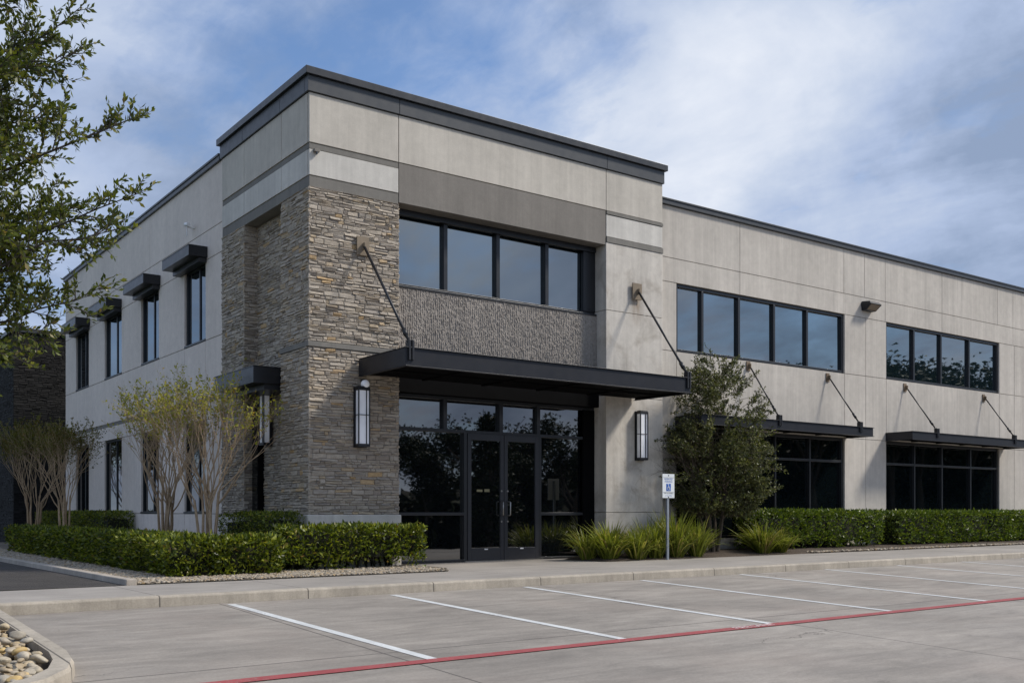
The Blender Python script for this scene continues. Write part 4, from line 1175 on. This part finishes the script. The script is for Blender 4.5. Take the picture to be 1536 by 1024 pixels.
# bushy evergreen in front of the front wing
def bushy():
    r = random.Random(31); x, y = 9.45, -.45; zb = .16
    t = thing('bushy_tree', 'dense multi stem evergreen tree hiding part of the front wing', 'tree', (x, y, zb))
    mb = MB(); tips = []
    for i in range(6):
        a = 6.283 * i / 6 + r.uniform(-.4, .4); lean = r.uniform(.08, .26)
        b = Vector((x + .09 * math.cos(a), y + .06 * math.sin(a), zb - .04))
        d = Vector((math.cos(a) * lean, math.sin(a) * lean * .6, 1)).normalized()
        pts = [b]; q = b.copy(); dd = d.copy(); rr = .042 * r.uniform(.7, 1.2); rads = [rr]
        for k in range(7):
            dd = (dd + Vector((r.gauss(0, .06), r.gauss(0, .05), .05))).normalized(); q = q + dd * .21; pts.append(q.copy()); rads.append(rr * (1 - .06 * k))
        mb.tube(pts, rads, 7, cap=False)
        for k in range(4):
            aa = r.uniform(0, 6.283); s = r.uniform(.2, .8)
            nd = (dd + Vector((math.cos(aa) * s, math.sin(aa) * s * .6, 0))).normalized()
            grow(mb, tips, pts[-1 - k % 3], nd, .58, rads[-1] * .6, 3, r, .5, .12, .74, 4, .13, 5, (2, 3))
    mb.obj('trunk', M['bark_dark'], t, smooth=True)
    P = []; Dn = []
    # twig sprays filling an uneven crown
    cen = []
    prof = [(.95, .55), (1.25, .95), (1.6, 1.2), (2.0, 1.28), (2.4, 1.32), (2.8, 1.18), (3.2, 1.02), (3.5, .92), (3.8, .80), (4.1, .66), (4.4, .40), (4.55, .1)]
    def rad_at(z):
        for (a, ra), (b, rb) in zip(prof[:-1], prof[1:]):
            if a <= z <= b: return ra + (rb - ra) * (z - a) / (b - a)
        return .1
    twig = MB()
    clumps = []
    for _ in range(105):
        z = r.uniform(.8, 4.45); a = r.uniform(0, 6.283); clumps.append((z, a, r.random() ** .4, r.uniform(.10, .22)))
    for _ in range(2050):
        z, a, kk, sp = r.choice(clumps)
        z += r.gauss(0, sp); a += r.gauss(0, sp * 1.1); z = min(max(z, 1.02 + r.random() * .2), 4.52); rr = rad_at(max(z, .96))
        lob = 1 + .18 * math.sin(a * 3 + z * 2.1) + .15 * math.sin(a * 5 - z * 3.7)
        k = min(1.12, max(.1, kk + r.gauss(0, .10)))
        if r.random() < (z - 2.6) * .42: continue
        c = Vector((x + .22 + math.cos(a) * rr * k * lob * 1.0, y + math.sin(a) * rr * k * lob * .62, z))
        if c.y > .22: c.y = .22 - r.random() * .3
        out = Vector((math.cos(a), math.sin(a) * .7, r.uniform(.1, .9))).normalized()
        ln = r.uniform(.22, .46)
        d = (out + Vector((r.gauss(0, .3), r.gauss(0, .3), r.gauss(0, .3)))).normalized()
        e = c + d * ln
        twig.tube([c - d * .1, c + d * ln * .5, e], [.005, .004, .002], 4, cap=False)
        nl = r.randint(20, 34)
        for i in range(nl):
            s = r.random(); p = c + d * ln * s
            P.append(p + Vector((r.gauss(0, .018), r.gauss(0, .018), r.gauss(0, .018))))
            Dn.append(d * .6 + Vector((r.gauss(0, .8), r.gauss(0, .8), r.gauss(0, .8))))
    # the low branch reaching over to the pier
    for q0, q1 in (((8.9, -.6, 1.75), (7.72, -.72, 1.78)), ((8.7, -.55, 2.35), (8.0, -.65, 2.6))):
        q0, q1 = Vector(q0), Vector(q1); d = (q1 - q0).normalized(); ln = (q1 - q0).length
        twig.tube([q0, q0.lerp(q1, .5) + Vector((0, 0, .06)), q1], [.01, .007, .003], 5, cap=False)
        for i in range(170):
            s = r.random() ** .8; p = q0 + d * ln * s + Vector((0, 0, .06 * math.sin(s * 3.14)))
            P.append(p + Vector((r.gauss(0, .06), r.gauss(0, .05), r.gauss(0, .06)))); Dn.append(d * .5 + Vector((r.gauss(0, .8), r.gauss(0, .8), r.gauss(0, .8))))
    twig.obj('twigs', M['bark_dark'], t)
    n = len(P); L = nrg.uniform(.7, 1.3, n) * .062
    leaf_mesh('crown', [tuple(p) for p in P], [tuple(v) for v in Dn], L, L * .42, M['evergreen'], t)
bushy()

# live oak overhanging from the left, its trunk in the river stone island
def oak():
    r = random.Random(77)
    base = Vector((-6.45, -6.6, -.02))
    t = thing('live_oak', 'small leaved live oak with branches reaching in from the left edge', 'tree', base)
    CP = Vector((-7.384, -16., 1.1)); FW = Vector((math.sin(R(36.05)), math.cos(R(36.05)), 0)); RT = Vector((math.cos(R(36.05)), -math.sin(R(36.05)), 0))
    # crown axes in metres: a = to the side of the drive (+ towards the building), b = depth, z = height
    def pt(a, b, z): return base + RT * a + FW * b + Vector((0, 0, z))
    mb = MB(); tw = MB(); P = []; Dn = []
    trunk = [pt(0, 0, 0), pt(.03, 0, .7), pt(-.03, .02, 1.4), pt(.05, 0, 2.2), pt(.02, .05, 3.2), pt(.1, 0, 4.4), pt(.12, 0, 5.6), pt(.15, 0, 6.6)]
    mb.tube(trunk, [.16, .13, .12, .105, .085, .06, .035, .012], 10)
    def twig(p, d, ln, rad, lv):
        n = max(3, int(ln / .09)); pts = [p.copy()]; q = p.copy(); dd = d.copy()
        for i in range(n):
            dd = (dd + Vector((r.gauss(0, .10), r.gauss(0, .10), r.gauss(.03, .10)))).normalized(); q = q + dd * ln / n; pts.append(q.copy())
        tw.tube(pts, [rad * (1 - .75 * i / n) for i in range(n + 1)], 4, cap=False)
        step = .0155; k = int(ln / step)
        for i in range(k):
            s = (i + r.random()) / k
            if s < .12 and lv > 0: continue
            j = min(int(s * n), n - 1); pp = pts[j].lerp(pts[j + 1], s * n - j); ax = (pts[j + 1] - pts[j]).normalized()
            pr = Matrix.Rotation(r.uniform(0, 6.283), 3, ax) @ ax.orthogonal().normalized()
            P.append(pp); Dn.append(ax * .75 + pr * .8 + Vector((0, 0, .12)))
        return pts
    def limb(a0, pts, rad, nt, lt):
        """main limb through pts; nt twigs of length ~lt, longest near the base"""
        n = len(pts); rad *= .55; mb.tube(pts, [rad * (1 - .8 * i / (n - 1)) for i in range(n)], 6, cap=False)
        nt = int(nt * 1.7)
        for i in range(nt):
            s = (i + r.random()) / nt; s = .12 + .88 * s
            j = min(int(s * (n - 1)), n - 2); f = s * (n - 1) - j
            p = pts[j].lerp(pts[j + 1], f); ax = (pts[j + 1] - pts[j]).normalized()
            pr = Matrix.Rotation(r.uniform(0, 6.283), 3, ax) @ ax.orthogonal().normalized()
            d = (ax * r.uniform(.5, .95) + pr * .75 + Vector((0, 0, .15))).normalized()
            L = lt * (1.15 - .75 * s) * r.uniform(.6, 1.3)
            q = twig(p, d, L, .006, 1)
            for m in range(r.randint(2, 4)):
                k2 = r.randrange(1, len(q)); ax2 = (q[k2] - q[k2 - 1]).normalized()
                pr2 = Matrix.Rotation(r.uniform(0, 6.283), 3, ax2) @ ax2.orthogonal().normalized()
                twig(q[k2], (ax2 * .7 + pr2 * .7).normalized(), L * r.uniform(.3, .6), .0035, 2)
        twig(pts[-1], (pts[-1] - pts[-2]).normalized(), lt * .45, .004, 0)
    def arc(p0, p1, sag=.15, n=6):
        p0, p1 = Vector(p0), Vector(p1); out = []
        for i in range(n + 1):
            s = i / n; out.append(p0.lerp(p1, s) + Vector((r.gauss(0, .02), r.gauss(0, .02), sag * math.sin(s * math.pi) + r.gauss(0, .015))))
        return out
    # limbs reaching over the drive: (start height, side reach, depth, tip height)
    for z0, a, b, z1, rad, nt, lt in ((3.4, 1.72, .0, 4.25, .03, 15, .42), (3.0, 1.68, .15, 3.75, .03, 16, .45), (2.7, 1.62, -.1, 3.35, .03, 17, .45), (2.5, 1.40, .2, 2.95, .026, 15, .42),
                                      (3.9, 1.38, -.15, 4.78, .026, 14, .40), (4.3, 1.25, .1, 5.2, .026, 13, .40), (4.7, 1.05, 0, 5.6, .024, 13, .42), (2.3, 1.08, .05, 2.62, .022, 11, .36),
                                      (2.2, .98, -.2, 2.28, .016, 5, .26),
                                      (3.2, 1.05, .5, 3.7, .024, 16, .5), (2.9, 1.0, -.5, 3.25, .024, 14, .42), (3.8, .95, .4, 4.4, .024, 16, .5), (3.4, .9, -.4, 3.9, .024, 16, .5), (2.7, .85, .4, 2.9, .024, 12, .40),
                                      (4.4, .8, .3, 5.0, .024, 16, .5), (4.2, .8, -.3, 4.5, .024, 16, .5), (4.9, .75, -.1, 5.4, .024, 16, .5), (5.2, .8, .1, 6.1, .022, 14, .5), (2.8, .75, 0, 3.1, .022, 14, .42), (3.0, .7, .2, 3.3, .022, 16, .5), (3.6, .7, 0, 4.1, .022, 16, .5)):
        limb(0, arc(pt(.04, 0, z0), pt(a, b, z1), rnd(-.05, .18)), rad, nt, lt)
    # the half of the crown outside the picture
    for i in range(16):
        a = rnd(1.7, 4.9); z0 = rnd(2.0, 5.2); ln = rnd(.8, 1.6)
        limb(0, arc(pt(0, 0, z0), pt(math.cos(a) * ln, math.sin(a) * ln, z0 + rnd(.1, .8))), .024, 11, .45)
    mb.obj('trunk', M['bark'], t, smooth=True); tw.obj('twigs', M['bark'], t)
    n = len(P); L = nrg.uniform(.65, 1.3, n) * .056
    leaf_mesh('crown', [tuple(p) for p in P], [tuple(v) for v in Dn], L, L * .42, M['oak'], t, curl=.15)
    return n
print('oak leaves', oak())

# trees across the parking lot (seen mirrored in the glass) and beyond the drive
def big_tree(kind, seed, h, w):
    r = random.Random(seed)
    t = thing('shade_tree', 'dark tree across the lot, seen mirrored in the glass', 'tree', (0, 0, 0))
    mb = MB(); tips = []
    grow(mb, tips, Vector((0, 0, 0)), Vector((0, 0, 1)), h * .42, h * .026, 3, r, .55, .2, .66, 4, .07, 7, (3, 4))
    P = []; Dn = []
    if kind == 'conifer':
        mb.tube([(0, 0, 0), (0, 0, h * .97)], [h * .02, .02], 7)
        for _ in range(300):
            z = h * (.12 + .86 * r.random() ** .9); rr = w * .5 * (1.02 - z / h) ** .75 * r.uniform(.5, 1.05); a = r.uniform(0, 6.283)
            c = Vector((math.cos(a) * rr, math.sin(a) * rr, z - rr * .15))
            for i in range(16): P.append(c + Vector((r.gauss(0, .22), r.gauss(0, .22), r.gauss(0, .16)))); Dn.append((r.gauss(0, 1), r.gauss(0, 1), r.gauss(0, .6)))
    else:
        cl = [tp[1][-1] for tp in tips if tp[0] <= 1]
        lo, hi = min(c.z for c in cl), max(c.z for c in cl)
        for _ in range(230):
            c = r.choice(cl) + Vector((r.gauss(0, w * .07), r.gauss(0, w * .07), r.gauss(0, h * .05)))
            for i in range(20): P.append(c + Vector((r.gauss(0, .26), r.gauss(0, .26), r.gauss(0, .2)))); Dn.append((r.gauss(0, 1), r.gauss(0, 1), r.gauss(0, .6)))
    mb.obj('trunk', M['bark_dark'], t, smooth=True)
    n = len(P); L = nrg.uniform(.6, 1.4, n) * .24
    leaf_mesh('crown', [tuple(p) for p in P], [tuple(v) for v in Dn], L, L * .55, M['far_leaf'], t)
    return t
protos = [big_tree('oak', 101, 7.5, 6), big_tree('oak', 102, 7.5, 6.5), big_tree('conifer', 103, 7.5, 4.2), big_tree('oak', 104, 8, 7)]
spots = [(2, 13.5, -30, .78), (0, 18.5, -31, .86), (1, 22.2, -32, .78), (2, 25.2, -30, 1.02), (0, 29, -33, .72), (3, 32.5, -31, .80), (1, 36.5, -30, .92), (3, 41, -32, 1.10), (0, 46, -31, 1.28),
         (1, 51, -33, 1.42), (3, 56, -31, 1.50), (0, 61, -32, 1.75), (1, 66, -31, 1.85), (3, 71, -32, 1.85), (0, 76, -31, 1.95), (1, 82, -32, 1.95), (0, 8, -31, .7), (3, 3, -32, .8),
         (1, 20.2, -37, 1.0), (3, 27, -38, .95), (0, 34, -38, 1.1), (1, 42, -39, 1.3)]
seen = set()
for i, (k, x, y, s) in enumerate(spots):
    if k not in seen: seen.add(k); o = protos[k]
    else: o = dup(protos[k], (0, 0, 0), protos[k]['label'])
    o.location = (x, y, -1.0); o.scale = (s, s, s); o.rotation_euler = (0, 0, rnd(0, 6.28)); o['group'] = 'trees across the parking lot'
for (k, x, y, s, l) in ((1, -6.6, 34, .85, 'dark tree at the far end of the side drive'), (3, -10, 42, 1.0, 'taller tree beyond the end of the side drive'), (0, -3.6, 44, .8, 'tree peeking out beside the dark stone building')):
    o = dup(protos[k], (x, y, -.05), l, 'trees at the end of the drive'); o.scale = (s, s, s); o.rotation_euler = (0, 0, rnd(0, 6.28))

tl = np.random.default_rng(5)
nm = 60000
X_ = tl.uniform(-12, 100, nm); hgt = np.interp(X_, [-12, 12, 23, 27, 34, 48, 62, 100], [3.0, 2.6, 2.6, 3.9, 4.2, 6.0, 8.0, 9.0]) * (1 + .12 * np.sin(X_ * .9) + .10 * np.sin(X_ * 2.3 + 1))
Z_ = -1 + hgt * tl.uniform(0, 1, nm) ** .8; Y_ = -35.5 + tl.normal(0, 1.2, nm)
tag(leaf_mesh('treeline', np.stack([X_, Y_, Z_], 1), tl.normal(size=(nm, 3)), tl.uniform(.45, .85, nm), tl.uniform(.35, .6, nm), M['far_leaf']), 'dark mass of trees across the lot, seen mirrored in the lower glass', 'trees', kind='stuff')

# ------------------------------------------------------------------ light, sky, camera
SUN = Vector((1.53, -1.0, 1.8)).normalized()
el = math.asin(SUN.z); az = math.atan2(SUN.x, SUN.y)     # clockwise from +Y
ld = bpy.data.lights.new('sun', 'SUN'); ld.energy = 3.3; ld.angle = R(9); ld.color = (1, .94, .85)
lo_ = bpy.data.objects.new('sun', ld); COL.objects.link(lo_); lo_.rotation_euler = (-SUN).to_track_quat('-Z', 'Y').to_euler(); lo_.location = (20, -20, 30)

w = bpy.data.worlds.new('World'); scn.world = w; w.use_nodes = True
nt = w.node_tree
for n_ in list(nt.nodes): nt.nodes.remove(n_)
out = nt.nodes.new('ShaderNodeOutputWorld'); bg = nt.nodes.new('ShaderNodeBackground'); nt.links.new(bg.outputs[0], out.inputs[0])
sky = nt.nodes.new('ShaderNodeTexSky'); sky.sky_type = 'NISHITA'; sky.sun_disc = False; sky.sun_elevation = el; sky.sun_rotation = az
sky.air_density = 1.0; sky.dust_density = .6; sky.ozone_density = 1.4
STR = .1; bg.inputs[1].default_value = STR
tc = nt.nodes.new('ShaderNodeTexCoord'); dv = tc.outputs['Generated']
sp = N(nt, 'ShaderNodeSeparateXYZ'); nt.links.new(dv, sp.inputs[0])
zz = math_(nt, 'ADD', math_(nt, 'MAXIMUM', sp.outputs[2], 0.), .30)
cb = N(nt, 'ShaderNodeCombineXYZ')
nt.links.new(math_(nt, 'DIVIDE', sp.outputs[0], zz), cb.inputs[0]); nt.links.new(math_(nt, 'DIVIDE', sp.outputs[1], zz), cb.inputs[1])
mp = N(nt, 'ShaderNodeMapping'); mp.inputs['Rotation'].default_value = (0, 0, R(-10)); mp.inputs['Location'].default_value = (3.1, 1.7, 0); mp.inputs['Scale'].default_value = (1.25, 1.0, 1)
nt.links.new(cb.outputs[0], mp.inputs[0]); uv = mp.outputs[0]
def blob(az_el, inner, outer, amp=.34):
    """soft patch of sky round one compass bearing and height (degrees)"""
    a, e = R(az_el[0]), R(az_el[1])
    d = N(nt, 'ShaderNodeVectorMath', operation='DOT_PRODUCT'); nv = N(nt, 'ShaderNodeVectorMath', operation='NORMALIZE')
    wv = N(nt, 'ShaderNodeVectorMath', operation='ADD'); nn = N(nt, 'ShaderNodeTexNoise'); nn.inputs['Scale'].default_value = 5.5; nn.inputs['Detail'].default_value = 8; nn.inputs['Roughness'].default_value = .6
    nt.links.new(dv, nn.inputs['Vector'])
    sh = N(nt, 'ShaderNodeVectorMath', operation='MULTIPLY_ADD'); nt.links.new(nn.outputs['Color'], sh.inputs[0]); sh.inputs[1].default_value = (amp,) * 3; sh.inputs[2].default_value = (-amp / 2,) * 3
    nt.links.new(dv, wv.inputs[0]); nt.links.new(sh.outputs[0], wv.inputs[1]); nt.links.new(wv.outputs[0], nv.inputs[0])
    nt.links.new(nv.outputs[0], d.inputs[0]); d.inputs[1].default_value = (math.sin(a) * math.cos(e), math.cos(a) * math.cos(e), math.sin(e))
    return remap(nt, d.outputs['Value'], math.cos(R(outer)), math.cos(R(inner)), 0, 1)
n_big = noise(nt, uv, 1.3, 3, .5)
n_mid = noise(nt, uv, 3.2, 11, .60, .25)
n_fine = noise(nt, vscale(nt, uv, (1.4, 1, 1)), 9, 9, .62, .4)
covn = math_(nt, 'ADD', math_(nt, 'MULTIPLY', n_big, .38), math_(nt, 'ADD', math_(nt, 'MULTIPLY', n_mid, .42), math_(nt, 'MULTIPLY', n_fine, .20)))
clear = math_(nt, 'MAXIMUM', blob((21, 24), 1, 8), math_(nt, 'MULTIPLY', blob((32, 27.5), 1, 8), .35))
covn = math_(nt, 'ADD', covn, math_(nt, 'MULTIPLY', clear, -.07))
covn = math_(nt, 'ADD', covn, math_(nt, 'MULTIPLY', math_(nt, 'MAXIMUM', blob((53, 17), 5, 20), blob((9, 18), 4, 15)), .07))
cov = remap(nt, covn, .34, .53, .18, .98)
tone = noise(nt, uv, 2.1, 9, .56, .3)
tone = math_(nt, 'ADD', math_(nt, 'MULTIPLY', tone, .7), math_(nt, 'MULTIPLY', covn, .32))
tone = math_(nt, 'ADD', tone, math_(nt, 'MULTIPLY', blob((52, 18), 2, 14), .12))
tone = math_(nt, 'ADD', tone, math_(nt, 'MULTIPLY', blob((61.5, 15), 2, 11), -.17))
tone = remap(nt, tone, .41, .76, 0, 1)
ccol = ramp(nt, tone, [(0, (.26, .335, .485)), (.3, (.40, .485, .665)), (.6, (.54, .61, .745)), (1, (.74, .78, .86))])
ccol = mixc(nt, 1., ccol, (1 / STR,) * 3, 'MULTIPLY')
skyc = mixc(nt, 1., sky.outputs[0], (.95, 1.18, 1.44), 'MULTIPLY')
fin = mixc(nt, cov, skyc, ccol)
nt.links.new(fin, bg.inputs[0])

cd = bpy.data.cameras.new('camera'); cam = bpy.data.objects.new('camera', cd); COL.objects.link(cam)
cam.location = (-7.3837, -16.0, 1.1); cam.rotation_euler = (R(90), 0, -R(36.05))
cd.sensor_width = 36; cd.lens = 1527 / 1536 * 36; cd.shift_y = (768 - 512) / 1536; cd.clip_start = .1; cd.clip_end = 2000
scn.camera = cam
scn.view_settings.view_transform = 'Standard'; scn.view_settings.look = 'None'; scn.view_settings.gamma = 1; scn.view_settings.exposure = .15
scn.render.engine = 'CYCLES'
scn.cycles.use_denoising = True
scn.cycles.max_bounces = 6; scn.cycles.diffuse_bounces = 3; scn.cycles.glossy_bounces = 3; scn.cycles.transmission_bounces = 3; scn.cycles.transparent_max_bounces = 4
